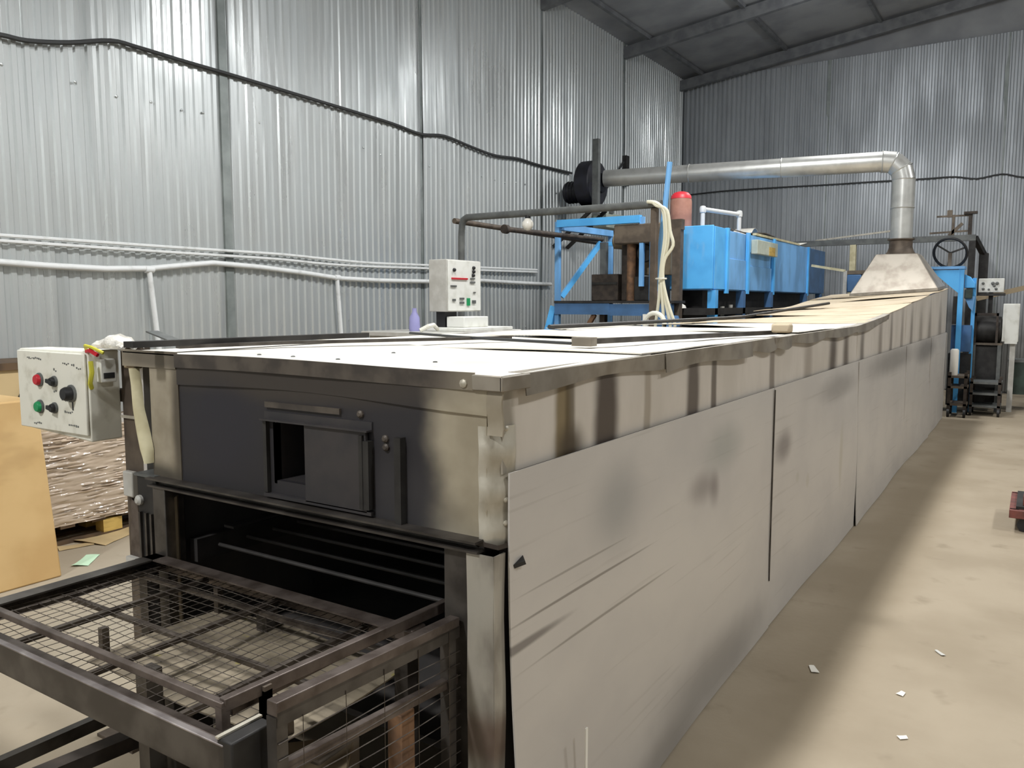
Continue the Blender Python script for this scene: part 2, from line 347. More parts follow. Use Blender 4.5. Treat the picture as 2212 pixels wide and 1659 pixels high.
for k in range(9):
    x = XW + .5 + k*1.72
    b = MB(); b.box((x, (YN + YW)/2, roofz(x) - .035), (.06, YW - YN, .07)); b.build('purlin', M['roofsteel'], ceil)

def smooth(P, sub=4):
    Q = []
    for i in range(len(P) - 1):
        p0, p1, p2, p3 = P[max(i-1, 0)], P[i], P[i+1], P[min(i+2, len(P)-1)]
        for k in range(sub):
            t = k/sub
            Q.append(.5*((2*p1) + (p2 - p0)*t + (2*p0 - 5*p1 + 4*p2 - p3)*t*t + (3*p1 - p0 - 3*p2 + p3)*t**3))
    return Q + [P[-1]]
def polyline(pts, plane, val, r, m, name, label, cat, sub=4, n=6):
    P = [at(x, y, **{plane: val}) for x, y in pts]; Q = []
    for i in range(len(P) - 1):
        p0, p1, p2, p3 = P[max(i-1, 0)], P[i], P[i+1], P[min(i+2, len(P)-1)]
        for k in range(sub):
            t = k/sub
            Q.append(.5*((2*p1) + (p2 - p0)*t + (2*p0 - 5*p1 + 4*p2 - p3)*t*t + (3*p1 - p0 - 3*p2 + p3)*t**3))
    Q.append(P[-1])
    if plane == 'X': e = Q[0].copy(); e.y = YN + .05; Q.insert(0, e)
    for q in Q: setattr(q, plane.lower(), val)
    o = MB().tube(Q, r, n).build(name, m); return tag(o, label, cat)
polyline([(-120, 55), (0, 75), (60, 88), (150, 92), (240, 88), (300, 103), (400, 133), (520, 168), (640, 204), (760, 240), (850, 268), (910, 290), (960, 294), (1020, 318), (1070, 336), (1120, 343), (1165, 357), (1235, 374)],
         'X', XW + .05, .019, M['cable'], 'wall_cable', 'dark cable sagging high across the left corrugated wall', 'cable')
polyline([(1340, 412), (1400, 416), (1450, 424), (1560, 413), (1680, 405), (1790, 399), (1880, 393), (2000, 386), (2060, 382), (2110, 386), (2165, 376), (2212, 383), (2290, 380), (2500, 386), (2800, 376), (3200, 384)],
         'Y', YW - .035, .014, M['cable'], 'wall_cable', 'dark thin cable running behind the duct along the back wall', 'cable')
polyline([(-150, 497), (0, 508), (200, 522), (400, 536), (600, 549), (700, 559), (800, 568), (925, 573), (1040, 578), (1160, 583)], 'X', XW + .06, .014, M['pvc'], 'wall_pipe', 'thin white wall pipe, upper one of the close pair', 'pipe')
polyline([(-150, 509), (0, 520), (200, 534), (400, 547), (600, 560), (700, 570), (800, 576), (925, 580), (1040, 584), (1160, 588)], 'X', XW + .06, .014, M['pvc'], 'wall_pipe', 'thin white wall pipe, lower one of the close pair', 'pipe')
pr = thing('main_pipe', 'thick white wall pipe sagging below the thin pair, with two drops', 'pipe', at(325, 600, X=XW + .065))
P = [(-150, 562), (0, 566), (100, 574), (230, 581), (325, 580), (400, 573), (460, 568), (560, 577), (660, 590), (730, 601), (820, 606), (925, 608), (1040, 606), (1120, 611), (1190, 614)]
P = [at(x, y, X=XW + .065) for x, y in P]; MB().tube([Vector((P[0].x, YN + .05, P[0].z))] + P, .026, 10).build('run', M['pvc'], pr)
for (x0, y0), (x1, y1) in (((322, 582), (342, 740)), ((728, 600), (738, 735))):
    p = at(x0, y0, X=XW + .065); q = at(x1, y1, X=XW + .065); e = q + (q - p).normalized()*(q.z - .02)
    MB().tube([p, e], .024, 10).build('drop_pipe', M['pvc'], pr)
    MB().lathe(p, ((.032, -.04), (.034, -.03), (.034, .03), (.032, .04)), (0, 1, 0), 10).build('tee_fitting', M['pvc'], pr)

# lamps of the hall
for i, (x, y, z, wt, side) in enumerate(LAMPS):
    t = thing('high_bay_lamp', 'grey bell high bay lamp hung ' + side, 'lamp', (x, y, z), 'high bay lamps hung from the roof')
    MB().lathe((x, y, z), ((.26, 0), (.255, .02), (.16, .2), (.09, .26), (.09, .44), (.05, .47)), n=20).build('shade', M['greyw'], t)
    MB().lathe((x, y, z), ((.02, -.03), (.16, -.025), (.2, -.005), (.2, .005)), n=20).build('lens', M['lampglow'], t)
    MB().tube([(x, y, z + .46), (x, y, roofz(x) - .01)], .012, 6).build('hanger', M['cable'], t)
    ld = bpy.data.lights.new('lamp_light', 'SPOT'); ld.energy = wt; ld.spot_size = math.radians(152); ld.spot_blend = .45; ld.shadow_soft_size = .3; ld.color = (1, 1, .985)
    lo = bpy.data.objects.new('lamp_light', ld); COL.objects.link(lo); lo.parent = t; lo.location = (0, 0, -.22)
    pd = bpy.data.lights.new('spill_fill', 'POINT'); pd.energy = wt*SPILL; pd.shadow_soft_size = .1; pd.color = (.96, .98, 1)  # extra point light, added to brighten the ceiling and upper walls
    po = bpy.data.objects.new('spill_fill', pd); COL.objects.link(po); po.parent = t; po.location = (0, 0, -.3)

# ------------------------------------------------------------------ baking tunnel
oven = thing('tunnel_oven', 'long sheet metal baking tunnel with sooty open mouth and pale top', 'oven', (-1.86, 7.3, 0))
def interp(T, y):
    if y <= T[0][0]: return T[0][1]
    for (a, p), (c, q) in zip(T, T[1:]):
        if y <= c: return p + (q - p)*(y - a)/(c - a)
    return T[-1][1]
TR = [(1.6, 1.468), (6.2, 1.480), (7.3, 1.53), (8.8, 1.622), (10.5, 1.72), (12.7, 1.832), (13, 1.842)]
TL = [(1.6, 1.478), (5, 1.472), (7.2, 1.462), (8.8, 1.51), (10.4, 1.585), (13, 1.765)]
def zt(x, y):
    k = (x - XL)/(XR - XL); return interp(TL, y)*(1 - k) + interp(TR, y)*k
# sooty inside
b = MB()
b.span((-2.47, YF + .03, .45), (-2.45, YB - .05, 1.045)); b.span((-1.215, YF + .03, .45), (-1.195, YB - .05, 1.045))
b.span((-2.47, YF + .2, 1.045), (-1.195, YB - .05, 1.06)); b.span((-2.47, YF + .03, .43), (-1.195, YB - .05, .45)); b.span((-2.47, YB - .06, .45), (-1.195, YB - .04, 1.06))
b.build('tunnel_liner', M['soot'], oven)
b = MB(); b.span((-2.5, YF + .2, 1.05), (-1.12, YF + .22, 1.43)); b.build('inner_baffle', M['soot'], oven)
for i in range(22):
    y = YF + .14 + i*.12
    MB().tube([(-2.38, y, .80), (-1.26, y, .80)], .007, 8).build('roller', M['sootrail'], oven)
for x in (-2.4, -1.24):
    b = MB(); b.span((x - .02, YF + .05, .76), (x + .02, 6, .84)); b.build('inner_rail', M['sootrail'], oven)
b = MB(); b.bar((-2.3, YF + .12, .88), (-2.32, 3.6, .9), .05, .008); b.build('guide_strip', M['sootrail'], oven)
# front: main sheet with a hatch opening, upper overlap, left corner sheet
y0 = YF - .012
wx0, wx1, wz0, wz1 = -1.892, -1.752, 1.118, 1.302
b = MB()
for a, c in (((-2.36, 1.055), (wx0, 1.40)), ((wx1, 1.055), (-1.125, 1.40)), ((wx0, 1.055), (wx1, wz0)), ((wx0, wz1), (wx1, 1.40))):
    b.span((a[0], y0, a[1]), (c[0], YF + .006, c[1]))
fp = b.build('front_sheet', M['front'], oven, smooth=0)
b = MB()
b.span((wx0 - .012, y0, wz0 - .01), (wx0, YF + .17, wz1)); b.span((wx1, y0 + .02, wz0), (wx1 + .01, YF + .17, wz1)); b.span((wx0, y0 + .02, wz0 - .012), (wx1, YF + .17, wz0))
b.build('opening_reveal', M['hatch'], oven)
b = MB(); b.sheet(lambda u, v: (-2.36 + u*1.24, y0 - .005 - .004*math.sin(u*9), 1.385 + v*.085 + (.0 if v else .012*math.sin(u*4) - .004)), 10, 1, (0, .01, 0)); b.build('front_sheet', M['front'], oven, smooth=0)
b = MB(); b.span((XL + .14, y0 - .004, 1.055), (-2.355, YF + .01, 1.47)); b.build('front_sheet', M['frontlight'], oven)
# hatch
b = MB(); b.span((wx1 - .002, y0 - .016, 1.075), (-1.515, y0 - .008, 1.30)); hat = b.build('sliding_hatch', M['hatch'], oven)
b = MB(); b.span((-1.535, y0 - .024, 1.085), (-1.522, y0 - .012, 1.29)); b.build('hatch_edge', M['dark'], hat)
b = MB(); b.angle((-1.935, y0, 1.300), (-1.502, y0, 1.300), .026, .005, (0, 0, 1), (0, -1, 0)); b.build('hatch_rail', M['hatch'], oven, label='sooty upper hatch guide rail')
b = MB(); b.span((-1.93, y0 - .008, 1.338), (-1.62, y0, 1.355)); b.build('hatch_rail', M['lipstrip'], oven)
b = MB(); b.span((-1.935, y0 - .016, 1.068), (-1.50, y0, 1.078)); b.build('hatch_rail', M['hatch'], oven)
b = MB(); b.span((-1.935, y0 - .014, 1.08), (-1.92, y0, 1.30)); b.build('hatch_stop', M['dark'], oven)
for x, z0, z1 in ((-1.512, 1.085, 1.275), (-1.398, 1.06, 1.295)):
    b = MB(); b.span((x - .011, y0 - .022, z0), (x + .011, y0, z1)); b.build('hatch_stop', M['dark'], oven)
for x, z in ((-1.455, 1.285), (-1.453, 1.262), (-1.545, 1.345)):
    MB().lathe((x, y0, z), ((.011, 0), (.011, .006), (.006, .011)), (0, -1, 0), 8).build('bolt', M['lipstrip'], oven)
# top lips
b = MB(); b.sheet(lambda u, v: (-2.36 + u*1.205, YF - .024 - .003*math.sin(u*7), 1.438 + v*.044 + .004*math.sin(u*5)), 12, 1, (0, .008, 0)); b.build('edge_flange', M['lipstrip'], oven, smooth=0)
b = MB(); b.sheet(lambda u, v: (XL - .01 + u*.3, YF - .02, 1.432 + v*.056), 4, 1, (0, .01, 0)); b.build('edge_flange', M['frontlight'], oven, smooth=0)
b = MB(); b.span((-1.158, YF - .03, 1.435), (XR + .012, YF - .02, 1.474)); b.span((XR + .004, YF - .03, 1.435), (XR + .014, YF + .1, 1.472)); b.build('corner_cap', M['flange'], oven, bevel=.003)
MB().lathe((-1.185, YF - .024, 1.45), ((.012, 0), (.011, .005), (.004, .009)), (0, -1, 0), 8).build('bolt', M['galvlight'], oven)
# lintel under the front sheet
b = MB(); b.angle((-2.5, YF - .012, 1.062), (-1.13, YF - .012, 1.062), .045, .006, (0, 0, -1), (0, -1, 0)); b.span((-2.5, YF - .05, 1.03), (-1.13, YF - .012, 1.036)); b.build('lintel', M['framedark'], oven)
# posts of the mouth
b = MB(); b.span((-1.248, YF - .03, 0), (-1.172, YF + .04, 1.035)); b.build('post', M['framedark'], oven, bevel=.003)
b = MB(); b.span((-2.478, YF - .045, 0), (-2.412, YF + .03, 1.035)); b.build('post', M['framedark'], oven, bevel=.003)
b = MB(); b.sheet(lambda u, v: (-2.425 + u*.03, YF + .01 - .03*u, .5 + .5*v), 1, 6, (.0, .01, 0)); b.build('seal_strip', M['beige'], oven)
b = MB(); b.span((-2.59, YF - .03, .0), (-2.482, YF + .16, 1.055)); cas = b.build('post_casing', M['dark'], oven, bevel=.004)
b = MB(); b.span((-2.597, YF - .036, 1.055), (-2.478, YF + .16, 1.064)); b.build('casing_lid', M['steel'], cas)
MB().lathe((-2.572, YF - .03, .97), ((.018, 0), (.018, .01), (.009, .018)), (0, -1, 0), 10).build('bolt', M['greyw'], cas)
for x in (-2.57, -2.535, -2.505):
    b = MB(); b.span((x - .005, YF - .04, .2), (x + .005, YF - .03, .93)); b.build('rib', M['framedark'], cas)
# right front corner
def cyl_strip(u, v):
    a = math.pi*.5*u; z = 1.045 + .30*v; k = .004*math.sin(z*60)
    return (-1.145 + .062*math.sin(a) + k, YF + .055 - .075*math.cos(a) - k, z)
b = MB(); b.sheet(cyl_strip, 8, 14, (-.004, .006, 0)); b.build('corner_strip', M['galvlight'], oven)
b = MB(); b.sheet(lambda u, v: (-1.12 + .045*u, YF - .018 - .004*math.sin(v*30), 1.325 + .125*v), 2, 6, (0, .006, 0)); b.build('corner_strip', M['frontlight'], oven)
b = MB(); b.prism([(-1.15, YF - .026, 1.046), (-1.085, YF - .022, 1.042), (-1.078, YF + .03, 1.04), (-1.10, YF + .02, 1.03), (-1.145, YF - .01, 1.028)], (0, 0, .012)); b.build('torn_edge', M['darkbrown'], oven)
b = MB(); b.sheet(lambda u, v: (-1.168 + .082*u, YF - .04 + .002*math.sin(v*17), 1.028*v), 2, 12, (0, .006, 0)); b.sheet(lambda u, v: (-1.086 + .003*math.sin(v*13), YF - .04 + .05*u, 1.028*v), 1, 12, (-.005, 0, 0)); b.build('corner_angle', M['lowcorner'], oven)
for z in (1.16, 1.10, 1.34):
    MB().lathe((-1.09, YF + .02, z), ((.008, 0), (.007, .005), (.003, .008)), (1, -.6, 0), 8).build('bolt', M['galvlight'], oven)
# side: core, upper and lower sheets
b = MB(); b.span((XL + .01, YF + .03, 0), (XL + .03, YB, 1.44)); b.build('left_side_sheet', M['side'], oven)
b = MB(); b.span((XL + .01, YB - .02, 0), (XR - .01, YB, 1.74)); b.build('rear_sheet', M['side'], oven)
b = MB(); b.span((XR - .05, YF + .05, 0), (XR - .03, YB - .02, 1.43)); b.build('side_core', M['soot'], oven)
ys = [YF + .01, 4.04, 6.28, 8.8, 11.0, YB]
for i, (a, c) in enumerate(zip(ys, ys[1:])):
    p1, p2 = random.uniform(0, 6), random.uniform(0, 6)
    def up(u, v, a=a, c=c, p1=p1):
        y = a + (c - a)*u; zb = 1.225; z2 = zt(XR, y) - .003
        return (XR - .012 + .003*math.sin(u*7 + p1)*math.sin(v*3), y, zb + (z2 - zb)*v)
    b = MB(); b.sheet(up, 14, 4, (-.006, 0, 0)); b.build('upper_side_sheet', M['upper'], oven)
    fl = (.05, 0, .03, 0, .01)[i]; fl2 = (.005, .015, 0, .02, 0)[i]
    def lo_(u, v, a=a, c=c, p1=p1, p2=p2, fl=fl, fl2=fl2):
        y = a + .004 + (c - a - .008)*u; z = .006 + (1.229 - .006)*v
        if i == 0 and u == 0: y -= .0
        x = XR + .006 + (fl*(1 - u) + fl2*u)*(1 - v)**1.4 + .009*math.sin(math.pi*v)*math.sin(u*4.3 + p1) + .004*math.sin(v*7 + u*9 + p2)*(1 - v)
        return (x, y, z)
    b = MB(); pn = b.sheet(lo_, 16, 10, (-.005, 0, 0)).build('lower_side_sheet', M['side'], oven)
    b = MB(); b.bar((XR + .012, c - .012, .25), (XR + .012, c - .012, 1.22), (.007 if i == 0 else .012), .006, (1, 0, 0)); b.build('seam_strip', M['framedark'] if i == 0 else M['side'], oven)
b = MB(); b.prism([(XR + .006, YF + .03, .992), (XR + .006, YF + .075, 1.006), (XR + .022, YF + .06, .998)], (.001, .004, -.01)); b.build('torn_flap', M['dark'], oven)
b = MB(); p = at(1268, 1573, X=XR + .075); b.span((p.x - .004, p.y - .006, p.z - .35), (p.x, p.y + .006, p.z)); b.build('tape_strip', M['paper'], oven)
# flange strips along the top right edge
fy = [(YF + .08, 2.66, .048, 0), (2.62, 3.62, .062, .004), (3.6, 4.02, .058, .002), (4.0, 4.3, .06, .008), (4.28, 5.1, .05, .003), (5.05, 6.2, .05, .004), (6.15, 7.6, .05, .002)]
for a, c, h, o in fy:
    def fl(u, v, a=a, c=c, h=h, o=o):
        y = a + (c - a)*u; z2 = zt(XR, y) + .004; return (XR + .008 + o + .006*(1 - v)*math.sin(u*5 + a), y, z2 - h*(1 - v) - .008*math.sin(u*6 + a)*(1 - v))
    b = MB(); b.sheet(fl, 10, 1, (-.003, 0, 0)); b.sheet(lambda u, v: (XR + .008 + o - .05*v, a + (c - a)*u, zt(XR, a + (c - a)*u) + .004 + .002*v), 10, 1, (0, 0, -.003)); b.build('edge_flange', M['flange'], oven)
# top sheets with warped overlaps
ty = [YF - .02, 2.52, 3.45, 4.55, 5.5, 6.5, 7.7, 9.1, 10.6, 11.7, YB + .02]
for i, (a, c) in enumerate(zip(ty, ty[1:])):
    ph = random.uniform(0, 6); lift = (.0, .014, .012, .016, .02, .012, .03, .034, .02, .01)[i]; sk = random.uniform(-.1, .1) if 0 < i < 9 else 0
    def tp(u, v, a=a, c=c, ph=ph, lift=lift, sk=sk):
        x = XL - .005 + (XR + .003 - XL)*u; y = a - .05 + (c - a + .05)*v + sk*(u - .5)
        z = zt(x, y) + .004 + lift*(1 - v)*(.45 + .55*math.sin(u*5 + ph)) + .004*math.sin(u*8 + v*5 + ph)
        if i == 0: z = zt(x, max(y, YF)) + .004 + .003*math.sin(u*8)*v; y = max(y, a)
        return (x, y, z)
    b = MB(); b.sheet(tp, 16, 6, (0, 0, -.004)); b.build('top_sheet', M['top'] if i < 5 else M['toptan'], oven)
b = MB()
for px, py in ((633, 771), (730, 777), (850, 763), (560, 767), (940, 783)):
    q = at(px, py, Z=1.486); b.lathe(q, ((.007, 0), (.006, .003), (.003, .004)), n=8)
b.build('rivets', M['steel'], oven, kind='stuff')

# things lying on the tunnel
def rod(name, pts, wd, h, m, label, cat):
    b = MB()
    for p, q in zip(pts, pts[1:]): b.bar(p, q, wd, h)
    return tag(b.build(name, m), label, cat)
rod('flat_steel_bar', [Vector((-2.44, 1.50, 1.515)), Vector((-2.47, 2.62, 1.508))], .05, .02, M['dark'], 'dark flat steel bar at far left corner of the tunnel top', 'bar')
rod('flat_steel_bar', [at(384, 749, Z=1.50), at(620, 740, Z=1.50), at(1102, 729, Z=1.50)], .035, .012, M['framedark'], 'long brown steel bar lying nearest on the pale tunnel top', 'bar')
b = MB(); p = at(1262, 738, Z=1.505); q = at(1672, 718, Z=1.50); b.bar(p, q, .03, .02); tb = b.build('steel_lever', M['framedark']); tag(tb, 'long steel lever with block end lying mid tunnel top', 'lever')
b = MB(); b.bar(p + Vector((-.04, 0, 0)), p + Vector((.04, 0, 0)), .05, .032); b.build('lever_block', M['flange'], tb)
MB().tube([Vector((-2.52, 4.3, 1.50)), Vector((-2.5, 5.2, 1.5)), Vector((-2.3, 7.4, 1.515)), Vector((-1.9, 9.2, 1.64))], .014, 6).build('thin_rod', M['dark'])
tag(COL.objects['thin_rod'], 'thin dark rod lying along the far left top edge', 'rod')
MB().tube([Vector((-2.45, 2.9, 1.508)), Vector((-2.1, 2.8, 1.502)), Vector((-1.75, 2.62, 1.506)), Vector((-1.42, 2.58, 1.502))], .006, 6).build('loose_wire', M['cable'])
tag(COL.objects['loose_wire'], 'loose dark wire lying across the near tunnel top', 'wire')
b = MB(); p = at(1690, 693, Z=1.56); b.box((p.x, p.y, zt(p.x, p.y) + .05), (.09, .07, .045)); tag(b.build('small_block', M['toptan'], bevel=.01), 'small tan block on the far ramp of the tunnel top', 'block')

# exhaust hood and duct
hood = thing('exhaust_hood', 'pale sheet metal tapered hood on far end of the tunnel', 'hood', (-1.66, 12.42, 1.80))
zb = lambda x, y: zt(x, y) + .012
B4 = [(-2.2, 11.92), (-1.12, 11.92), (-1.12, 12.9), (-2.2, 12.9)]; T4 = [(-1.93, 12.2), (-1.41, 12.2), (-1.41, 12.68), (-1.93, 12.68)]
b = MB(); b.add([(x, y, zb(x, y) + .03) for x, y in B4] + [(x, y, 2.31) for x, y in T4], [(3, 2, 1, 0), (4, 5, 6, 7)] + [(i, (i+1) % 4, (i+1) % 4 + 4, i + 4) for i in range(4)]); b.build('hood_body', M['hood'], hood, bevel=.01)
b = MB(); b.add([(x, y, zb(x, y)) for x, y in B4] + [(x, y, zb(x, y) + .035) for x, y in B4], [(3, 2, 1, 0), (4, 5, 6, 7)] + [(i, (i+1) % 4, (i+1) % 4 + 4, i + 4) for i in range(4)]); b.build('base_flange', M['flange'], hood)
MB().lathe((-1.655, 12.45, 2.31), ((.2, 0), (.17, .04), (.15, .1), (.15, .19), (.175, .2), (.175, .215)), n=20).build('collar', M['brownpost'], hood)
duct = thing('exhaust_duct', 'round aluminium exhaust duct rising from the hood and running left', 'duct', (-1.655, 12.45, 2.53))
E0 = Vector((-1.655, 12.45, 2.526)); zc = 3.59; DL = Vector((-5.88, 11.75, 3.60))
dh = (DL - Vector((-1.9, 12.4, zc))).normalized()
C1 = Vector((-1.655, 12.45, 3.33)); C2 = Vector((-1.69, 12.445, 3.47)); C3 = Vector((-1.79, 12.43, 3.57)); C4 = Vector((-1.93, 12.405, zc))
MB().tube([E0, E0 + Vector((0, 0, .42))], .142, 24).build('riser', M['alu'], duct)
MB().tube([E0 + Vector((0, 0, .42)), C1], .148, 24).build('riser', M['alu'], duct)
for p, q in ((C1, C2), (C2, C3), (C3, C4)):
    d = (q - p).normalized()*.015; MB().tube([p - d, q + d], .146, 24).build('elbow_segment', M['alu'], duct)
for p, d in ((C1, (0, 0, 1)), (C2, C3 - C1), (C3, C4 - C2), (C4, dh), (E0 + Vector((0, 0, .42)), (0, 0, 1))):
    MB().torus(p, .148, .007, d, 24, 6).build('seam_ring', M['alu'], duct)
n = 3
for k in range(n):
    p = C4.lerp(DL, k/n); q = C4.lerp(DL, (k + 1)/n); MB().tube([p, q], (.138, .134, .130)[k], 24).build('duct_length', M['alu'], duct)
    if k: MB().torus(p, .138, .006, dh, 24, 6).build('seam_ring', M['alu'], duct)

# fan on a wall bracket
fan = thing('exhaust_fan', 'black centrifugal fan with motor at the left end of the duct', 'fan', (-6.2, 11.7, 3.16))
MB().lathe((-6.1, 11.72, 3.53), ((.1, -.14), (.34, -.14), (.36, -.12), (.36, .1), (.34, .12), (.16, .12), (.15, .2), (.12, .21)), (1, 0, 0), 26).build('volute', M['darkblack'], fan)
MB().lathe((-6.28, 11.72, 3.42), ((.1, -.28), (.16, -.26), (.17, -.2), (.17, .06), (.12, .08)), (1, 0, 0), 18).build('motor', M['darkblack'], fan)
b = MB()
for k in range(5): b.torus((-6.5 + .06*k, 11.72, 3.42), .172, .008, (1, 0, 0), 18, 6)
b.build('cooling_fins', M['black'], fan)
b = MB(); b.span((-6.62, 11.45, 3.12), (-5.85, 11.98, 3.16)); b.build('base_plate', M['dark'], fan)
for y in (11.5, 11.94):
    b = MB(); b.bar((-6.66, y, 2.55), (-5.95, y, 3.12), .05, .05); b.build('strut', M['dark'], fan)
b = MB(); b.span((-5.9, 11.36, 3.0), (-5.8, 11.44, 4.15)); b.span((-5.9, 11.36, 3.12), (-5.85, 11.6, 3.16)); b.build('upright', M['steel'], fan)
tag(MB().tube(smooth([Vector((-6.25, 12.1, 3.42)), Vector((-6.45, 12.7, 3.45)), Vector((-6.58, 13.4, 3.8)), Vector((XW + .06, 14.04, 4.25))]), .018, 6).build('fan_cable', M['cable']), 'dark cable looping from the black fan to a wall seam', 'cable')
b = MB(); p = at(1347, 335, X=XW + .06); b.span((XW + .02, 14.08, p.z - .55), (XW + .1, 14.22, p.z)); tag(b.build('junction_box', M['dark']), 'dark narrow box on left wall seam right of the fan', 'box')

# ------------------------------------------------------------------ loading table in front of the mouth
lt = thing('loading_table', 'brown steel loading table with wire mesh deck before the tunnel mouth', 'table', (-1.86, 1.26, 0))
tx0, tx1, tyA, tyB, tz = -2.475, -1.265, .932, 1.588, .80
b = MB(); b.angle((tx0, tyA, tz), (tx0, tyB, tz), .055, .005, (0, 0, -1), (1, 0, 0)); b.build('frame_rail', M['framedark'], lt)
b = MB(); b.angle((tx0, tyB, tz), (tx1 - .03, tyB, tz), .05, .005, (0, 0, -1), (0, -1, 0)); b.build('frame_rail', M['frame'], lt)
b = MB(); b.span((tx0, tyA, tz - .075), (tx1, tyA + .006, tz)); b.span((tx0, tyA, tz - .075), (tx1, tyA + .04, tz - .069)); b.build('front_channel', M['framedark'], lt)
b = MB(); b.span((tx0, tyA - .002, tz), (tx1, tyA + .013, tz + .005)); b.build('channel_highlight', M['lip'], lt, bevel=.002)  # highlight along the channel's top edge, put in as a paler strip
b = MB(); b.span((tx0 + .04, tyA + .022, tz - .04), (tx1 - .03, tyA + .044, tz - .004)); b.build('inner_rail', M['frame'], lt, bevel=.003)
b = MB(); b.span((tx1 - .02, tyA + .0, tz - .10), (tx1 + .025, tyA + .10, tz + .015)); b.build('end_block', M['dark'], lt, bevel=.004)
b = MB(); b.bar((tx1 - .015, tyA - .003, tz + .017), (tx1 - .012, tyA + .1, tz + .018), .01, .004); b.build('pale_edge', M['galvlight'], lt)  # thin pale strip along the top of the end block
# raised inner frame
rz = .852; ry = .985; rx = -1.335; R = .017
b = MB(); b.span((tx0 + .02, ry - R/2, rz - R), (rx + R/2, ry + R/2, rz)); b.build('raised_rail', M['frame'], lt, bevel=.002)
b = MB(); b.bar((rx, ry, rz - R/2), (-1.275, 1.69, rz + .008 - R/2), .02, .028); b.build('raised_rail', M['frame'], lt, bevel=.002)
b = MB(); b.bar((rx - .02, ry + .03, rz - .04), (-1.36, 1.58, rz - .04), .018, .018); b.build('raised_rail', M['frame'], lt, bevel=.002)
for x, y in ((rx, ry), (rx + .016, ry + .095), (tx0 + .03, ry)):
    b = MB(); b.span((x - .01, y - .01, tz - .06 if y > 1.05 else tz - .005), (x + .01, y + .01, rz - .01)); b.build('stub_post', M['frame'], lt)
b = MB(); b.span((rx + .006, 1.07, .3), (rx + .026, 1.09, rz - .0)); b.build('stub_post', M['brownpost'], lt)
# deck bars and mesh
dz = .765
for x in (-2.415, -2.19, -1.855, -1.50):
    b = MB(); b.bar((x, tyA + .05, dz), (x, tyB - .01, dz), .014, .014); b.build('deck_bar', M['wire'], lt)
for y in (1.27, 1.505):
    b = MB(); b.bar((tx0 + .01, y, dz - .012), (rx, y, dz - .012), .016, .012); b.build('deck_bar', M['wire'], lt)
b = MB()
x = tx0 + .03
while x < rx:
    b.tube([(x + .004*math.sin(k*1.7 + x*9), tyA + .05 + k*(tyB - tyA - .05)/6, dz + .008 + .003*math.sin(k + x*20)) for k in range(7)], .0011, 4); x += .036
y = tyA + .055
while y < tyB - .01:
    b.tube([(tx0 + .01 + k*(rx - tx0)/12, y + .003*math.sin(k*1.3 + y*30), dz + .010 + .003*math.sin(k*.9 + y*20)) for k in range(13)], .0011, 4); y += .036
b.build('wire_mesh', M['wire'], lt, kind='stuff')
b = MB(); b.sheet(lambda u, v: (-2.12 + .77*u, 1.14 + .44*v, .68 + .01*v + .006*math.sin(u*9 + v*4)), 8, 5, (0, 0, -.004)); b.build('drip_tray', M['dusttray'], lt)
for x in (-2.10, -1.37):
    for y in (1.18, 1.55): b = MB(); b.span((x - .01, y - .01, .68), (x + .01, y + .01, dz)); b.build('tray_hanger', M['wire'], lt)
# legs and lower frame
for x, y in ((tx0 + .03, tyA + .06), (tx1 - .06, tyA + .06), (tx0 + .03, tyB - .05), (tx1 - .06, tyB - .05), (-1.86, tyB - .05), (-1.80, 1.12)):
    b = MB(); b.span((x - .022, y - .022, 0), (x + .022, y + .022, tz - .05)); b.build('leg', M['framedark'], lt)
for y in (tyA + .06, tyB - .05):
    b = MB(); b.span((tx0 + .03, y - .015, .2), (tx1 - .06, y + .015, .24)); b.build('stretcher', M['framedark'], lt)
for x in (tx0 + .03, tx1 - .06):
    b = MB(); b.span((x - .015, tyA + .06, .3), (x + .015, tyB - .05, .34)); b.build('stretcher', M['framedark'], lt)
b = MB(); b.bar(at(60, 1690, Z=.45), at(300, 1590, Z=.45), .05, .04); b.build('brace', M['darkbrown'], lt)
# gear motor under the table
gm = thing('gear_motor', 'dark green gear motor standing under the loading table front', 'motor', (-1.83, .98, 0))
MB().lathe((-1.83, .98, .28), ((.04, -.13), (.085, -.12), (.09, -.08), (.09, .1), (.06, .14)), (1, .2, 0), 16).build('motor_body', M['greendark'], gm)
b = MB(); b.box((-1.86, .98, .38), (.09, .08, .06)); b.build('terminal_box', M['greyw'], gm, bevel=.006)
b = MB(); b.span((-1.93, .9, 0), (-1.73, 1.06, .2)); b.build('pedestal', M['dark'], gm)
# side guard with mesh
sg = thing('side_guard', 'upright wire mesh guard frame at right side of loading table', 'guard', (-1.205, 1.3, 0))
gx, g0, g1 = -1.205, 1.0, 1.588
b = MB(); b.bar((gx, g0, .866), (gx, g1, .84), .03, .03); b.build('top_rail', M['frame'], sg, bevel=.002)
b = MB(); b.bar((gx + .012, g0, .845), (gx + .012, g1, .818), .006, .03); b.build('top_rail', M['framedark'], sg)
b = MB(); b.bar((gx, g0, .735), (gx, g1, .69), .018, .024); b.build('mid_rail', M['frame'], sg)
for y in (g0 + .012, g1 - .03):
    b = MB(); b.span((gx - .014, y - .014, 0), (gx + .014, y + .014, .85 - (y - g0)*.04)); b.build('guard_post', M['framedark'], sg)
b = MB(); z = .12
while z < .83:
    b.tube([(gx + .016, g0 + k*(g1 - g0)/6, z - .03*k/6 + .003*math.sin(k + z*30)) for k in range(7)], .0015, 4); z += .034
y = g0 + .06
while y < g1:
    b.tube([(gx + .016, y, .1), (gx + .016, y + .004, .83)], .0011, 4); y += .12
b.build('wire_mesh', M['wire'], sg, kind='stuff')
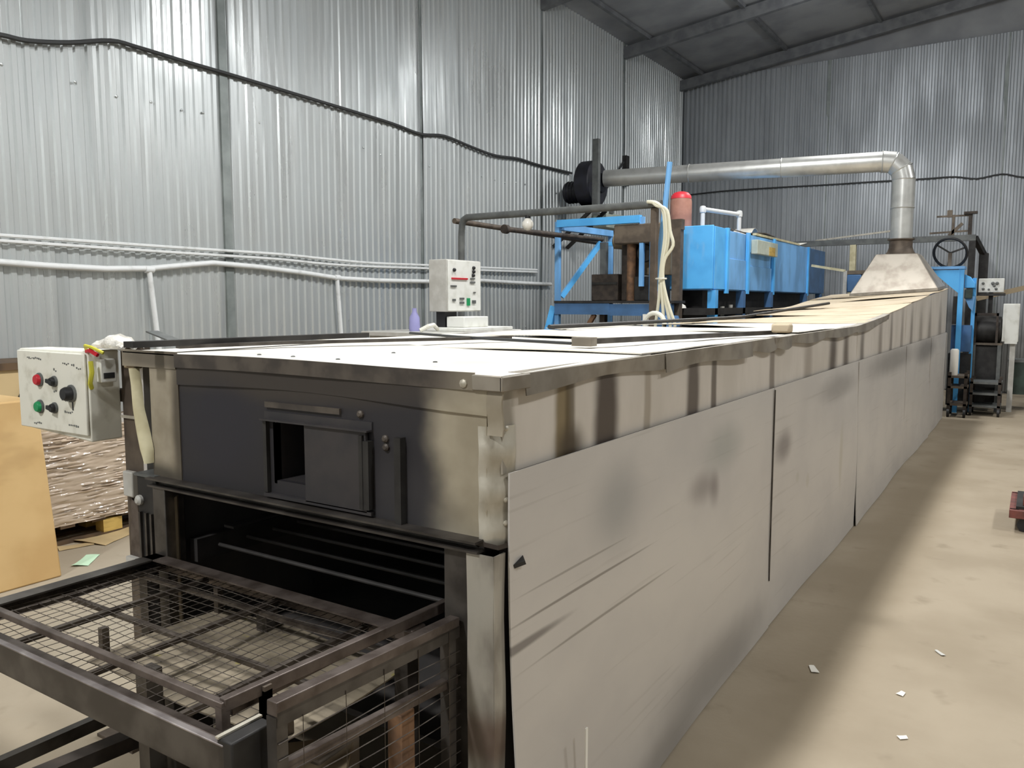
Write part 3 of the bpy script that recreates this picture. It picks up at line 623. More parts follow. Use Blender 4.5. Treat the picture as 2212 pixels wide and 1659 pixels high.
# machine parts standing behind the guard
dr = thing('drive_unit', 'oily drive block with pulley behind the wire guard', 'machine', (-1.5, 1.36, 0))
b = MB(); b.span((-1.72, 1.22, .0), (-1.34, 1.50, .42)); b.build('gear_case', M['darkbrown'], dr, bevel=.01)
b = MB(); b.bar((-1.6, 1.15, .52), (-1.34, 1.34, .55), .2, .012); b.build('bent_cover', M['beige'], dr)
b = MB(); b.span((-1.44, 1.28, .40), (-1.38, 1.42, .56)); b.build('terminal_box', M['machine'], dr, bevel=.005)
MB().lathe((-1.33, 1.2, .4), ((.03, -.03), (.11, -.025), (.1, 0), (.11, .025), (.03, .03)), (1, 0, 0), 20).build('pulley', M['dark'], dr)
b = MB(); b.span((-1.27, 1.40, 0), (-1.225, 1.45, .665)); tag(b.build('rusty_upright', M['rust'], bevel=.003), 'rust brown steel upright standing behind the wire guard', 'post')
b = MB(); b.span((-1.335, 1.50, .795), (-1.275, 1.56, .83)); tag(b.build('latch_block', M['frame'], bevel=.006), 'small worn steel block at rear of table beside the guard', 'block')

# ------------------------------------------------------------------ left: control box on its post
cp = thing('control_post', 'brown steel post carrying the white push button box', 'post', (-2.79, 1.75, 0))
b = MB(); b.angle((-2.85, 1.72, 0), (-2.85, 1.72, 1.50), .115, .008, (0, 1, 0), (1, 0, 0)); b.build('post', M['brownpost'], cp)
b = MB(); b.span((-2.93, 1.6, -.0), (-2.70, 1.85, .012)); b.build('foot_plate', M['brownpost'], cp)
b = MB(); b.span((-2.856, 1.712, 1.222), (-2.728, 1.72, 1.232)); b.build('tie_band', M['galvlight'], cp)
b = MB(); b.span((-2.835, 1.695, .93), (-2.775, 1.72, 1.025)); sw = b.build('switch', M['greyw'], cp, bevel=.005)
b = MB(); b.prism([(-2.83, 1.71, .68), (-2.76, 1.71, .68), (-2.77, 1.71, .90), (-2.81, 1.71, .92)], (0, .008, 0)); b.build('gusset', M['frame'], cp)
b = MB(); b.span((-2.83, 1.69, .665), (-2.77, 1.72, .70)); b.build('clamp', M['greyw'], cp)
b = MB(); b.span((-3.1, 1.722, 1.28), (-2.85, 1.735, 1.33)); b.build('box_bracket', M['brownpost'], cp)
cb = thing('push_button_box', 'white control box with red and green buttons on brown post', 'control box', (-3.1, 1.65, 1.12))
bx0, bx1, by, bz0, bz1 = -3.345, -2.86, 1.6, 1.155, 1.472
b = MB()
b.add([(bx0, by, bz0 + .01), (bx1, by, bz0 - .012), (bx1, by + .12, bz0 - .012), (bx0, by + .12, bz0 + .01), (bx0, by, bz1), (bx1, by, bz1 + .004), (bx1, by + .12, bz1 + .004), (bx0, by + .12, bz1)],
      [(3, 2, 1, 0), (4, 5, 6, 7), (0, 1, 5, 4), (1, 2, 6, 5), (2, 3, 7, 6), (3, 0, 4, 7)]); b.build('case', M['dirtywhite'], cb, bevel=.006)
b = MB(); b.span((bx0 + .008, by - .012, bz0 + .012), (bx1 - .004, by - .001, bz1 - .006)); b.build('lid', M['dirtywhite'], cb, bevel=.004)
def face(px, py): q = at(px, py, Y=by - .013); return Vector((q.x, by - .012, q.z))
def knob(px, py, r, m, name, h=.02, ring=True):
    p = face(px, py); o = MB().lathe(p, ((r, 0), (r, h*.7), (r*.8, h)), (0, -1, 0), 16).build(name, m, cb)
    if ring: MB().lathe(p, ((r*1.25, 0), (r*1.25, .006), (r*1.05, .008)), (0, -1, 0), 16).build('bezel', M['steel'], o)
    return o
knob(86, 820, .021, M['red'], 'red_button'); knob(88, 878, .021, M['green'], 'green_button')
for px, py in ((118, 824), (119, 881)):
    k = knob(px, py, .017, M['black'], 'rotary_switch'); p = face(px, py); MB().bar(p + Vector((-.02, -.022, .004)), p + Vector((.02, -.022, -.004)), .008, .014).build('handle', M['black'], k)
k = knob(155, 850, .026, M['black'], 'dial_knob', .035); p = face(157, 872); MB().box(p, (.006, .004, .05)).build('pointer', M['black'], k)
for px, py, wd in ((75, 774, .11), (150, 787, .09), (172, 796, .04), (150, 866, .1), (88, 844, .02), (120, 846, .02), (85, 914, .07), (160, 920, .09), (150, 890, .06), (121, 800, .03)):
    p = face(px, py); o = MB()
    for j in range(max(2, int(wd/.012))):
        if random.random() < .85: o.box(p + Vector((-wd/2 + j*.012, -.0006, random.uniform(-.003, .003))), (.007, .0012, random.uniform(.003, .009)))
    o.build('marking', M['steel'], cb, kind='stuff')
b = MB(); b.span((bx1, by + .03, 1.36), (bx1 + .03, by + .09, 1.445)); s2 = b.build('side_relay', M['white'], cb, bevel=.004)
b = MB(); b.span((bx1 + .03, by + .04, 1.375), (bx1 + .034, by + .08, 1.395)); b.build('relay_slot', M['black'], s2)
MB().tube([(-2.9, 1.62, 1.48), (-2.87, 1.6, 1.495), (-2.83, 1.6, 1.49), (-2.79, 1.62, 1.47)], .006, 6).build('green_wire', M['yellow']); tag(COL.objects['green_wire'], 'yellow green wire looping over the post top', 'wire')
MB().tube([(-2.84, 1.60, 1.44), (-2.835, 1.6, 1.40), (-2.85, 1.6, 1.36), (-2.86, 1.61, 1.34)], .008, 6).build('yellow_wire', M['yellow']); tag(COL.objects['yellow_wire'], 'yellow wire end hanging beside the white box', 'wire')
MB().tube([(-2.87, 1.605, 1.474), (-2.84, 1.6, 1.478), (-2.81, 1.61, 1.462)], .008, 6).build('red_wire', M['red']); tag(COL.objects['red_wire'], 'short red wire on top of the control post', 'wire')
b = MB()
b.sheet(lambda u, v: (-2.90 + .17*u, 1.64 + .1*v, 1.497 + .035*math.sin(math.pi*u)*math.sin(math.pi*v)**.5 + .008*math.sin(u*17)*math.sin(v*13)), 12, 8, (0, 0, -.012)); tag(b.build('crumpled_bag', M['clear']), 'crumpled clear plastic bag on top of the control post', 'bag')
# cream hose hanging at the tunnel corner
P = [at(288, 795, Y=1.62), at(293, 830, Y=1.61), at(297, 880, Y=1.60), at(305, 930, Y=1.60), at(313, 970, Y=1.60), at(322, 1000, Y=1.60)]
hz = MB()
wd = [.012, .014, .016, .026, .026, .008]
hz.sheet(lambda u, v: (lambda f: P[int(f)].lerp(P[min(int(f) + 1, 5)], f - int(f)) + Vector(((wd[int(f)] + (wd[min(int(f)+1, 5)] - wd[int(f)])*(f - int(f)))*2*(u - .35), -.02*math.sin(math.pi*u), 0)))(v*4.999), 6, 24, (0, .012, 0))
tag(hz.build('hanging_glove', M['cream']), 'cream rubber glove hanging limp beside left tunnel corner', 'glove')
b = MB(); p = at(287, 780, Y=1.64); b.box(p, (.07, .03, .05)); tag(b.build('cable_clamp', M['beige'], bevel=.005), 'small beige clamp above the hanging cream glove', 'clamp')
b = MB(); b.bar(Vector((XL + .02, 1.9, 1.47)), at(328, 716, Y=1.97), .05, .006); b.build('bent_flap', M['steel'], oven)
b = MB(); b.span((-2.8, 1.88, 0), (-2.68, 2.2, 1.44)); tag(b.build('cable_riser', M['darkbrown']), 'dark brown riser duct between control post and tunnel side', 'duct')

# ------------------------------------------------------------------ left: cartons and wrapped pallet
cx = -4.87; 
p0 = at(132, 1240, X=cx); p1 = at(82, 925, X=cx)
b = MB(); ztop = at(40, 868, X=cx).z
b.add([(cx, 1.5, .0), (cx, 2.5, 0), (cx - .05, 2.44, ztop), (cx - .05, 1.5, ztop), (cx - .75, 1.5, 0), (cx - .75, 2.5, 0), (cx - .7, 2.44, ztop), (cx - .7, 1.5, ztop)],
      [(0, 1, 2, 3), (5, 4, 7, 6), (1, 5, 6, 2), (4, 0, 3, 7), (3, 2, 6, 7), (4, 5, 1, 0)])
ct = tag(b.build('cardboard_carton', M['card'], bevel=.01), 'large tan cardboard carton standing on floor at left edge', 'carton')
c2 = thing('carton_stack', 'dull tan board stack against the left wall behind the carton', 'stack', (-6.3, 2.7, 0))
zz = at(10, 785, X=-6.1).z
b = MB(); b.span((-6.64, 2.2, 0), (-6.12, 3.15, zz - .05)); b.build('stack_body', M['card2'], c2)
b = MB(); b.span((-6.65, 2.15, zz - .05), (-6.1, 3.2, zz)); b.build('top_board', M['wooddark'], c2)
b = MB(); b.prism([(-6.12, 2.85, zz - .35), (-6.12, 3.0, zz - .35), (-6.12, 2.97, zz - .12)], (.01, 0, 0)); b.build('dark_triangle', M['dark'], c2)  # dark triangle on the face of the stack
pal = thing('wooden_pallet', 'wooden pallet with pale blocks under the film wrapped stack', 'pallet', (-5.78, 3.2, 0))
for x in (-5.55, -5.78, -6.0):
    for y in (2.72, 3.2, 3.7):
        b = MB(); b.span((x - .05, y - .07, .02), (x + .05, y + .07, .11)); b.build('block', M['wood'] if y == 3.2 else M['wooddark'], pal)
for x in (-5.55, -5.78, -6.0):
    b = MB(); b.span((x - .05, 2.62, 0), (x + .05, 3.8, .02)); b.build('bottom_board', M['wooddark'], pal)
for k in range(6):
    y = 2.66 + k*.22; b = MB(); b.span((-6.05, y - .05, .11), (-5.5, y + .05, .13)); b.build('deck_board', M['wooddark'], pal)
zz2 = at(100, 934, X=-5.48).z
_rw = random.Random(3); WU, WV = 120, 84
_base = [[_rw.uniform(-1, 1) for _ in range(WU + 9)] for _ in range(WV + 1)]
_env = [[_rw.uniform(0, 1)**2 for _ in range(14)] for _ in range(13)]
CR = [[sum(_base[j][i + q] for q in range(2))/2*.016*(.6 + _env[j//7][i//10]) for i in range(WU + 1)] for j in range(WV + 1)]
def wrap(u, v):
    per = [(-5.5, 2.63), (-5.48, 3.8), (-6.04, 3.8), (-6.04, 2.63), (-5.5, 2.63)]; f = u*4; i = min(int(f), 3); t = f - i
    x = per[i][0] + (per[i+1][0] - per[i][0])*t; y = per[i][1] + (per[i+1][1] - per[i][1])*t
    k = CR[round(v*WV)][round(u*WU)]
    return (x + (k if i == 0 else -k if i == 2 else 0), y + (k if i == 1 else -k if i == 3 else 0), .13 + (zz2 - .13)*v)
b = MB(); b.sheet(wrap, WU, WV, (0, 0, 0.0005)); b.span((-6.02, 2.65, .14), (-5.515, 3.78, zz2 - .005)); tag(b.build('wrapped_stack', M['film'], smooth=60), 'brown boxes wrapped in shiny stretch film stacked on pallet', 'stack')
def scrap(name, px, py, sx, sy_, m, label, cat='scrap', Z=0):
    q = at(px, py, Z=0); a = random.uniform(0, 3); b = MB(); c, s = math.cos(a), math.sin(a)
    b.sheet(lambda u, v: (q.x + c*(u - .5)*sx - s*(v - .5)*sy_*(1 - .4*u), q.y + s*(u - .5)*sx + c*(v - .5)*sy_, .003 + .035*sx*abs(math.sin(u*3.1 + v*2))*(u - .5)**2*4), 5, 3, (0, 0, .002))
    return tag(b.build(name, m), label, cat)
M['mint'] = mat('mint_scrap', (196, 230, 200), .5)
scrap('paper_scrap', 187, 1212, .22, .1, M['mint'], 'pale green paper scrap on floor near the wrapped pallet')
scrap('paper_scrap', 165, 1181, .22, .1, M['card2'], 'brown paper scrap on floor just before the pallet')
scrap('cardboard_sheet', 238, 1158, .4, .3, M['card2'], 'flat dull cardboard sheet on floor beside the pallet', 'cardboard')
scrap('paper_scrap', 1757, 1447, .07, .035, M['paper'], 'bright white scrap on floor beside the tunnel shadow')
scrap('paper_scrap', 1947, 1500, .04, .03, M['paper'], 'white crumb on the open floor, farther of two')
scrap('paper_scrap', 1950, 1595, .035, .025, M['paper'], 'white crumb on the open floor, nearest the camera')
scrap('paper_scrap', 2030, 1412, .06, .02, M['greyw'], 'faint grey sliver on the open floor at right')
# red trolley corner at the right edge
rt_ = thing('red_trolley', 'low red brown steel trolley base at the right edge of floor', 'trolley', (.35, 7.0, 0))
for y in (6.78, 7.4):
    b = MB(); b.span((-.1, y - .03, .1), (.85, y + .03, .16)); b.build('side_rail', M['redpaint'], rt_, bevel=.004)
for x in (-.07, .4, .82):
    b = MB(); b.span((x - .03, 6.78, .1), (x + .03, 7.4, .16)); b.build('cross_rail', M['redpaint'], rt_)
b = MB(); b.span((-.06, 6.8, .16), (.85, 7.38, .18)); b.build('deck', M['dark'], rt_)
b = MB(); b.span((-.02, 6.84, .18), (.12, 6.95, .25)); b.build('bracket', M['redpaint'], rt_, bevel=.005)
b = MB(); b.span((-.0, 6.83, .25), (.13, 6.96, .262)); b.build('pink_pad', M['pink'], rt_)
for x in (0, .75):
    for y in (6.8, 7.38):
        MB().lathe((x, y, .05), ((.02, -.018), (.05, -.016), (.05, .016), (.02, .018)), (0, 1, 0), 14).build('caster', M['black'], rt_)

# ------------------------------------------------------------------ middle distance: bench, cabinet, gantry
bn = thing('service_bench', 'pale grey enclosed bench behind the tunnel, under the white cabinet', 'bench', (-4.5, 5.9, 0))
b = MB(); b.span((-4.9, 5.25, 0), (-4.1, 6.35, 1.36)); b.build('bench_body', M['greyw'], bn, bevel=.01)
b = MB(); b.span((-4.95, 5.2, 1.36), (-4.05, 6.4, 1.40)); b.build('bench_top', M['greyw'], bn, bevel=.006)
b = MB(); b.span((-4.5, 5.55, 1.40), (-4.08, 6.3, 1.43)); b.build('tray', M['white'], bn, bevel=.006)
ca = thing('control_cabinet', 'white wall-less control cabinet with red strip standing on the bench', 'cabinet', (-4.45, 5.9, 1.43))
ca['label'] = 'white control cabinet with red strip and green display on the bench'
kx = -4.35; ky0 = at(965, 600, X=kx).y; ky1 = at(1037, 600, X=kx).y; kz0 = at(1000, 673, X=kx).z; kz1 = at(1000, 562, X=kx).z
b = MB(); b.span((kx - .2, ky0, kz0), (kx, ky1, kz1)); b.build('case', M['greyw'], ca, bevel=.006)
b = MB(); b.span((kx, ky0 + .008, kz0 + .008), (kx + .012, ky1 - .008, kz1 - .008)); b.build('door', M['white'], ca, bevel=.003)
b = MB(); b.span((kx - .16, ky0 + .05, 1.43), (kx - .06, ky0 + .22, kz0)); b.build('stand', M['black'], ca)
def cface(px, py): q = at(px, py, X=kx + .012); return Vector((kx + .013, q.y, q.z))
def cbox(px, py, wpx, hpx, m, name, d=.01):
    a = cface(px - wpx/2, py - hpx/2); c = cface(px + wpx/2, py + hpx/2); return MB().span((kx + .012, a.y, a.z), (kx + .012 + d, c.y, c.z)).build(name, m, ca)
cbox(992, 602, 34, 5, M['red'], 'red_strip'); cbox(1011, 652, 6, 16, M['green'], 'green_display')
for px, py in ((980, 583), (1022, 579), (1022, 587), (1021, 595)):
    MB().lathe(cface(px, py), ((.016, 0), (.016, .014), (.01, .02)), (1, 0, 0), 12).build('knob', M['black'], ca)
for px, py, a_, c_ in ((1020, 602, 9, 3), (1020, 610, 10, 4), (979, 618, 12, 4), (980, 648, 6, 5), (997, 645, 9, 4), (997, 654, 9, 4), (1023, 652, 7, 7), (1024, 632, 4, 3)):
    cbox(px, py, a_, c_, M['steel'], 'switch_plate')
b = MB(); p = at(998, 690, X=-4.25); b.span((-4.395, ky0 + .05, 1.43), (-4.2, ky0 + .42, 1.525)); tag(b.build('white_box', M['white'], bevel=.008), 'small white box on the bench below the white cabinet', 'box')
MB().lathe((-4.55, 5.45, 1.40), ((.045, 0), (.05, .02), (.045, .12), (.02, .17), (.02, .2)), n=14).build('bottle', M['purple']); tag(COL.objects['bottle'], 'lilac plastic bottle on the bench left of white cabinet', 'bottle')
b = MB(); b.tube([(-4.35, 5.28, 1.415), (-4.3, 5.33, 1.45), (-4.3, 5.4, 1.46), (-4.32, 5.48, 1.42)], .018, 8); tag(b.build('white_rag', M['dirtywhite']), 'crumpled pale rag lying on the bench near end', 'rag')

GY = 7.0
A_ = at(998, 466, Y=GY); B_ = at(1420, 446, Y=GY); gz = (A_.z + B_.z)/2
ga = thing('pipe_gantry', 'grey square tube gantry frame standing behind the tunnel', 'gantry', ((A_.x + B_.x)/2, GY, 0))
b = MB(); b.span((B_.x - .055, GY - .03, 0), (B_.x + .005, GY + .03, gz - .035)); b.build('post', M['brownpost'], ga, bevel=.006)
MB().tube([(A_.x - .03, GY, 0), (A_.x - .01, GY, gz - .2), (A_.x, GY, gz - .07), (A_.x + .02, GY, gz - .025), (A_.x + .07, GY, gz), (A_.x + .6, GY, gz), (B_.x + .04, GY, gz)], .036, 14).build('bent_pipe', M['steel'], ga)
AX = A_.x - .08; r1 = at(1320, 512, X=AX)
MB().tube([(AX, GY - .03, gz - .03), (AX, r1.y, gz - .06)], .03, 10).build('rear_tube', M['brownpost'], ga)
b = MB(); b.span((AX - .03, r1.y - .03, 0), (AX + .03, r1.y + .03, gz - .05)); b.build('rear_post', M['brownpost'], ga)
p = at(1140, 485, Y=GY)
lb = thing('light_bulb', 'white globe bulb hanging under the grey gantry beam', 'bulb', (p.x, GY, p.z))
MB().lathe((p.x, GY, p.z), ((.01, -.06), (.04, -.045), (.058, -.01), (.056, .02), (.035, .05), (.026, .06)), n=16).build('globe', M['glass'], lb)
MB().lathe((p.x, GY, p.z + .06), ((.028, 0), (.03, .03), (.022, max(.06, gz - .035 - p.z - .06))), n=12).build('socket', M['black'], lb)
cbun = thing('cable_bundle', 'bundle of cream cables dropping from the gantry end', 'cables', (B_.x + .05, GY - .06, 0))
for k, ex in enumerate((-16, 2, 16, 26)):
    pts = [(1398 + 4*k, 436), (1418, 438 + 2*k), (1432 + 3*k, 455), (1436 + 4*k, 500), (1434 + 4*k + (8 if k == 3 else 0), 530), (1430 + 2*k, 560), (1426 + 2*k, 600), (1430 + ex*.45, 650), (1432 + ex, 700)]
    P = [at(x, y, Y=GY - .07 - .015*(k % 2)) for x, y in pts]; P = smooth(P); e = P[-1].copy(); e.z = .02; P.append(e)
    MB().tube(P, .015, 8).build('cable', M['whitecable'], cbun)
p = at(1428, 602, Y=GY - .08); MB().torus(p, .045, .008, (0, 0, 1), 14, 6).build('cable_tie', M['dirtywhite'], cbun)
p = at(1447, 350, Y=7.25); q = at(1408, 705, Y=7.25); d = (q - p).normalized(); e = q + d*(q.z/-d.z)
lp = thing('leaning_pole', 'tall thin blue pole leaning beside the cable bundle', 'pole', (e.x, e.y, 0))
MB().tube([p, e], .026, 10).build('pole', M['bluedull'], lp)
a1 = at(1420, 628, Y=7.25); a2 = at(1413, 672, Y=7.25); MB().tube([a1, a2], .029, 10).build('lilac_sleeve', M['purple'], lp)
MB().torus((-2.72, 6.4, 1.47), .09, .02, (0, 1, 0), 18, 8).build('hose_loop', M['dirtywhite']); tag(COL.objects['hose_loop'], 'small pale hose loop at the tunnel far edge below cables', 'hose')

# ------------------------------------------------------------------ blue press frame with press
bf = thing('press_frame', 'blue steel frame with diagonal brace left of the big blue oven', 'frame', (-4.6, 9.6, 0))
fx0, fx1, fy0, fy1, fz, fd = -5.15, -4.02, 9.0, 10.3, 2.66, 1.64
def pst(x, y, z0, z1, w_, m, nm='post'):
    b = MB(); b.span((x - w_/2, y - w_/2, z0), (x + w_/2, y + w_/2, z1)); return b.build(nm, m, bf)
pst(fx0, fy0, 0, fz, .06, M['bluedull']); pst(fx1 + .02, fy0, fd + .2, fz, .05, M['bluedull']); pst(fx0 + .1, fy1, 0, fz - .05, .055, M['bluedull']); pst(fx1 - .07, fy1, 0, fz - .05, .06, M['bluedark'])
pst(-4.75, 9.5, 0, 2.42, .08, M['steel'])
b = MB(); b.span((fx0, fy0 - .04, fz - .07), (fx1, fy0 + .04, fz + .02)); b.build('top_beam', M['blue'], bf)
b = MB(); b.bar((fx0, fy0, fz - .06), (fx0 + .1, fy1, fz - .06), .08, .08); b.build('top_beam', M['bluedull'], bf)
b = MB(); b.bar((fx0 + .0, fy0 + .1, 1.72), (-4.8, 9.5, 2.42), .06, .06); b.build('brace', M['blue'], bf)
b = MB(); b.bar((-4.8, 9.5, 2.40), (-4.3, 10.2, 2.42), .06, .05); b.build('tie', M['blue'], bf)
b = MB(); b.span((fx0 - .02, fy0 - .05, fd - .14), (-4.4, fy0 + .05, fd - .0)); b.build('deck_beam', M['bluedark'], bf)
b = MB(); b.span((-4.4, fy0 - .045, fd - .15), (-3.6, fy0 + .045, fd - .01)); b.build('deck_beam', M['bluedark'], bf)
b = MB(); b.span((fx0 - .02, fy0 - .06, fd), (-4.05, fy1, fd + .03)); b.span((-4.05, fy0 - .06, fd), (-3.55, 9.27, fd + .03)); b.build('deck', M['dark'], bf)
p = at(1197, 660, Y=fy0); b = MB(); b.bar((p.x, fy0, 1.6), (p.x - .35, fy0 - .2, 0), .08, .06); b.build('prop', M['blue'], bf)
b = MB(); b.bar((-4.62, fy0, 1.5), (-4.95, fy0, 1.0), .05, .05); b.build('prop', M['rust'], bf)
b = MB(); b.span((-4.6, fy0 - .02, 1.18), (-3.9, fy0 + .02, 1.22)); b.build('shelf_rail', M['steel'], bf)
pst(-3.95, fy0, 0, fd - .1, .06, M['bluedark']); pst(-4.55, fy0 + .1, 0, fd - .1, .06, M['darkbrown'])
p = at(1092, 495, X=-4.95); MB().tube([p, at(1300, 518, X=-4.95)], .03, 10).build('pipe_stub', M['darkbrown'], bf)
MB().lathe(p, ((.05, -.03), (.05, .03)), (0, 1, 0), 12).build('stub_flange', M['darkbrown'], bf)
pp = thing('moulding_press', 'brown grey press with guide columns on the blue frame deck', 'press', (-4.2, 9.6, fd + .03))
dk = fd + .03
b = MB(); b.span((-4.75, 9.15, dk), (-4.38, 9.65, dk + .33)); b.build('feed_box', M['darkbrown'], pp, bevel=.01)
b = MB(); b.span((-4.74, 9.14, dk + .2), (-4.39, 9.66, dk + .23)); b.build('feed_rim', M['dark'], pp)
b = MB(); b.span((-4.36, 9.2, dk), (-4.16, 9.44, 2.48)); b.build('side_column', M['darkbrown'], pp, bevel=.01)
b = MB(); b.span((-4.36, 8.97, 2.35), (-3.75, 9.44, 2.58)); b.build('head_block', M['machine'], pp, bevel=.015)
MB().tube([(-4.18, 9.1, dk), (-4.18, 9.1, 2.36)], .055, 14).build('guide_column', M['rust'], pp)
MB().tube([(-3.85, 9.0, dk), (-3.85, 9.0, 2.36)], .05, 14).build('guide_column', M['bluedull'], pp)
b = MB(); b.span((-4.1, 9.25, 1.98), (-3.74, 9.45, 2.38)); b.build('cover_panel', M['beige'], pp, bevel=.01)
b = MB(); b.span((-4.12, 9.05, dk), (-3.74, 9.26, 1.96)); b.build('tool_block', M['dark'], pp, bevel=.01)
MB().lathe((-4.5, 9.5, 2.42), ((.04, -.12), (.09, -.1), (.1, 0), (.09, .1), (.04, .12)), (1, .3, 0), 16).build('motor_cover', M['beige'], pp)
MB().lathe((-4.02, 9.14, 2.24), ((.1, -.02), (.11, 0), (.1, .02)), (0, 1, 0), 18).build('hand_wheel', M['dark'], pp)
b = MB(); b.span((-3.8, 9.1, 2.5), (-3.55, 9.2, 2.62)); b.span((-3.66, 9.1, 0), (-3.56, 9.2, 2.5)); b.build('column', M['brownpost'], pp)
b = MB(); p = at(1310, 458, X=XW + .3); q = at(1364, 500, X=XW + .3); b.span((XW + .04, p.y, q.z), (XW + .3, q.y, p.z)); wc = b.build('wall_cabinet', M['paleg'], bevel=.01); tag(wc, 'pale green cabinet on left wall seen under the gantry beam', 'cabinet')
b = MB(); b.span((XW + .3, p.y + .1, q.z + .25), (XW + .32, p.y + .25, q.z + .35)); b.build('gauge', M['steel'], wc).location = (0, 0, 0)

# ------------------------------------------------------------------ big blue oven
bo = thing('blue_oven', 'long bright blue box oven raised on legs behind the tunnel', 'oven', (-3.8, 12.5, 0))
ox0, ox1, oy0, oy1, oz0, oz1 = -4.0, -3.3, 9.5, 15.5, 1.80, 2.57
b = MB(); b.span((ox0, oy0 + .02, oz0), (ox1 - .03, oy1, oz1 - .02)); b.build('oven_body', M['bluedull'], bo)
b = MB(); b.span((ox0 - .01, oy0 - .01, oz0 + .01), (ox1, oy0 + .02, oz1)); b.build('front_panel', M['blue'], bo, bevel=.008)
cuts = [9.52, 10.0, 10.86, 12.1, 14.2, oy1]
for i, (a, c) in enumerate(zip(cuts, cuts[1:])):
    b = MB(); d = (0, .01, -.01, 0, .005)[i]
    if i == 1: b.span((ox1 - .03, a + .06, oz0 + .01), (ox1 + .0, c - .06, oz0 + .40)); b.span((ox1 - .03, a + .06, oz0 + .4), (ox1 - .015, c - .06, oz1 - .03))
    elif i == 2: b.span((ox1 - .03, a + .05, oz0 + .01), (ox1 - .005, c - .05, oz0 + .34)); b.span((ox1 - .03, a + .05, oz0 + .34), (ox1 - .02, c - .05, oz0 + .52)); b.span((ox1 - .03, a + .05, oz0 + .52), (ox1, c - .05, oz1 - .02))
    else: b.span((ox1 - .03, a + .03, oz0 + .01), (ox1 + d, c - .03, oz1 - .01))
    b.build('side_panel', (M['blue'], M['bluedull'], M['bluedull'], M['bluedull'], M['bluedark'])[i], bo, bevel=.004)
    if i: b = MB(); b.span((ox1 - .02, a - .035, oz0 - .04), (ox1 + .025, a + .035, oz1 + .0)); b.build('rib', M['blue'], bo, bevel=.004)
b = MB(); b.span((ox1, 11.0, oz0 + .5), (ox1 + .09, 12.0, oz1 - .08)); bxo = b.build('side_box', M['paleg'], bo, bevel=.008)
b = MB(); b.span((ox1 + .09, 11.55, oz0 + .5), (ox1 + .095, 11.85, oz0 + .62)); b.build('yellow_sticker', M['wood'], bxo)
for px in (1545, 1605, 1665, 1740, 1772):
    y = at(px, 640, X=ox1).y
    for x, m in ((ox1 - .03, M['blue'] if px < 1600 else M['bluedark']), (ox0 + .05, M['bluedark'])):
        b = MB(); b.span((x - .05, y - .05, 0), (x + .05, y + .05, oz0)); b.build('leg', m, bo)
b = MB(); b.span((ox0, oy0 - .2, 1.50), (ox1 + .02, oy1, 1.58)); b.build('conveyor_deck', M['dark'], bo)
b = MB(); b.span((ox0 + .1, oy0 + .35, 1.58), (ox1 - .25, oy1 - .2, 1.8)); b.build('burner_box', M['dark'], bo)
b = MB(); b.span((ox0 + .1, oy0 + .2, .25), (ox1 - .12, oy1 - .1, 1.5)); b.build('lower_housing', M['dark'], bo)
b = MB(); b.sheet(lambda u, v: (ox1 - .165 + .115*u, 10.1 + 3.4*v, oz1 + .012 + .03*(1 + math.sin(u*3 + v*9))*math.sin(v*3.1)), 8, 14, (0, 0, -.01)); tag(b.build('cover_sheet', M['machine']), 'warped dark cover sheet lying on top of blue oven', 'sheet')
b = MB(); b.sheet(lambda u, v: (ox1 - .48 + .28*u, 11.6 + .5*v, oz1 + .003 + .14*math.sin(v*3.1)), 2, 6, (0, 0, .006)); tag(b.build('white_offcut', M['paper']), 'curled white offcut on the cover sheet of blue oven', 'offcut')
b = MB(); b.sheet(lambda u, v: (ox1 - .2 + .2*u, 13.65 + .45*v, oz1 + .003 + .06*v), 2, 4, (0, 0, .006)); tag(b.build('white_offcut', M['paper']), 'flat white offcut at far edge of blue oven top', 'offcut')
b = MB(); b.bar((ox1 - .02, 11.2, oz1 + .008), (ox1 - .02, 13.6, oz1 + .008), .05, .03); tag(b.build('pale_batten', M['cream']), 'pale batten along the right top edge of blue oven', 'batten')
gc = thing('red_cylinder', 'faded red cylinder with bright red cap on the blue oven', 'cylinder', (-3.84, 9.81, oz1))
MB().lathe((-3.84, 9.81, oz1 - .01), ((.13, 0), (.135, .02), (.135, .34), (.125, .39)), n=20).build('body', M['redbody'], gc)
MB().lathe((-3.84, 9.81, oz1 + .37), ((.13, 0), (.122, .04), (.09, .075), (.04, .09)), n=20).build('cap', M['redcap'], gc)
wp = thing('pipe_hoop', 'white pipe hoop standing on top of the blue oven', 'pipe', (-3.65, 10.75, oz1))
h1 = Vector((-3.75, 10.35, oz1 - .01)); h2 = Vector((-3.52, 11.15, oz1 - .01))
for h in (h1, h2): MB().tube([h, h + Vector((0, 0, .3))], .03, 10).build('upright', M['pvc'], wp)
MB().tube([h1 + Vector((0, 0, .3)), h2 + Vector((0, 0, .29))], .03, 10).build('crossbar', M['pvc'], wp)
for h in (h1, h2): MB().lathe(h + Vector((0, 0, .3)), ((.03, -.05), (.042, -.04), (.046, 0), (.038, .035), (.015, .045)), n=12).build('elbow', M['pvc'], wp)
for px, py, nm, lb_ in ((1562, 672, 'white_tag', 'small white tag on dark lower housing, left of two'), (1580, 668, 'white_tag', 'small white tag on dark lower housing, right of two')):
    p = at(px, py, X=ox1 - .1); b = MB(); b.span((ox1 - .12, p.y - .05, p.z - .06), (ox1 - .1, p.y + .05, p.z + .06)); tag(b.build(nm, M['paper']), lb_, 'tag')
p = at(1465, 652, Y=oy0 - .1); b = MB(); b.lathe((p.x, oy0 - .1, 1.58), ((.1, 0), (.09, .03), (.04, .06)), n=12); tag(b.build('plaster_lump', M['paper']), 'white lump on the near end of the blue oven deck', 'lump')
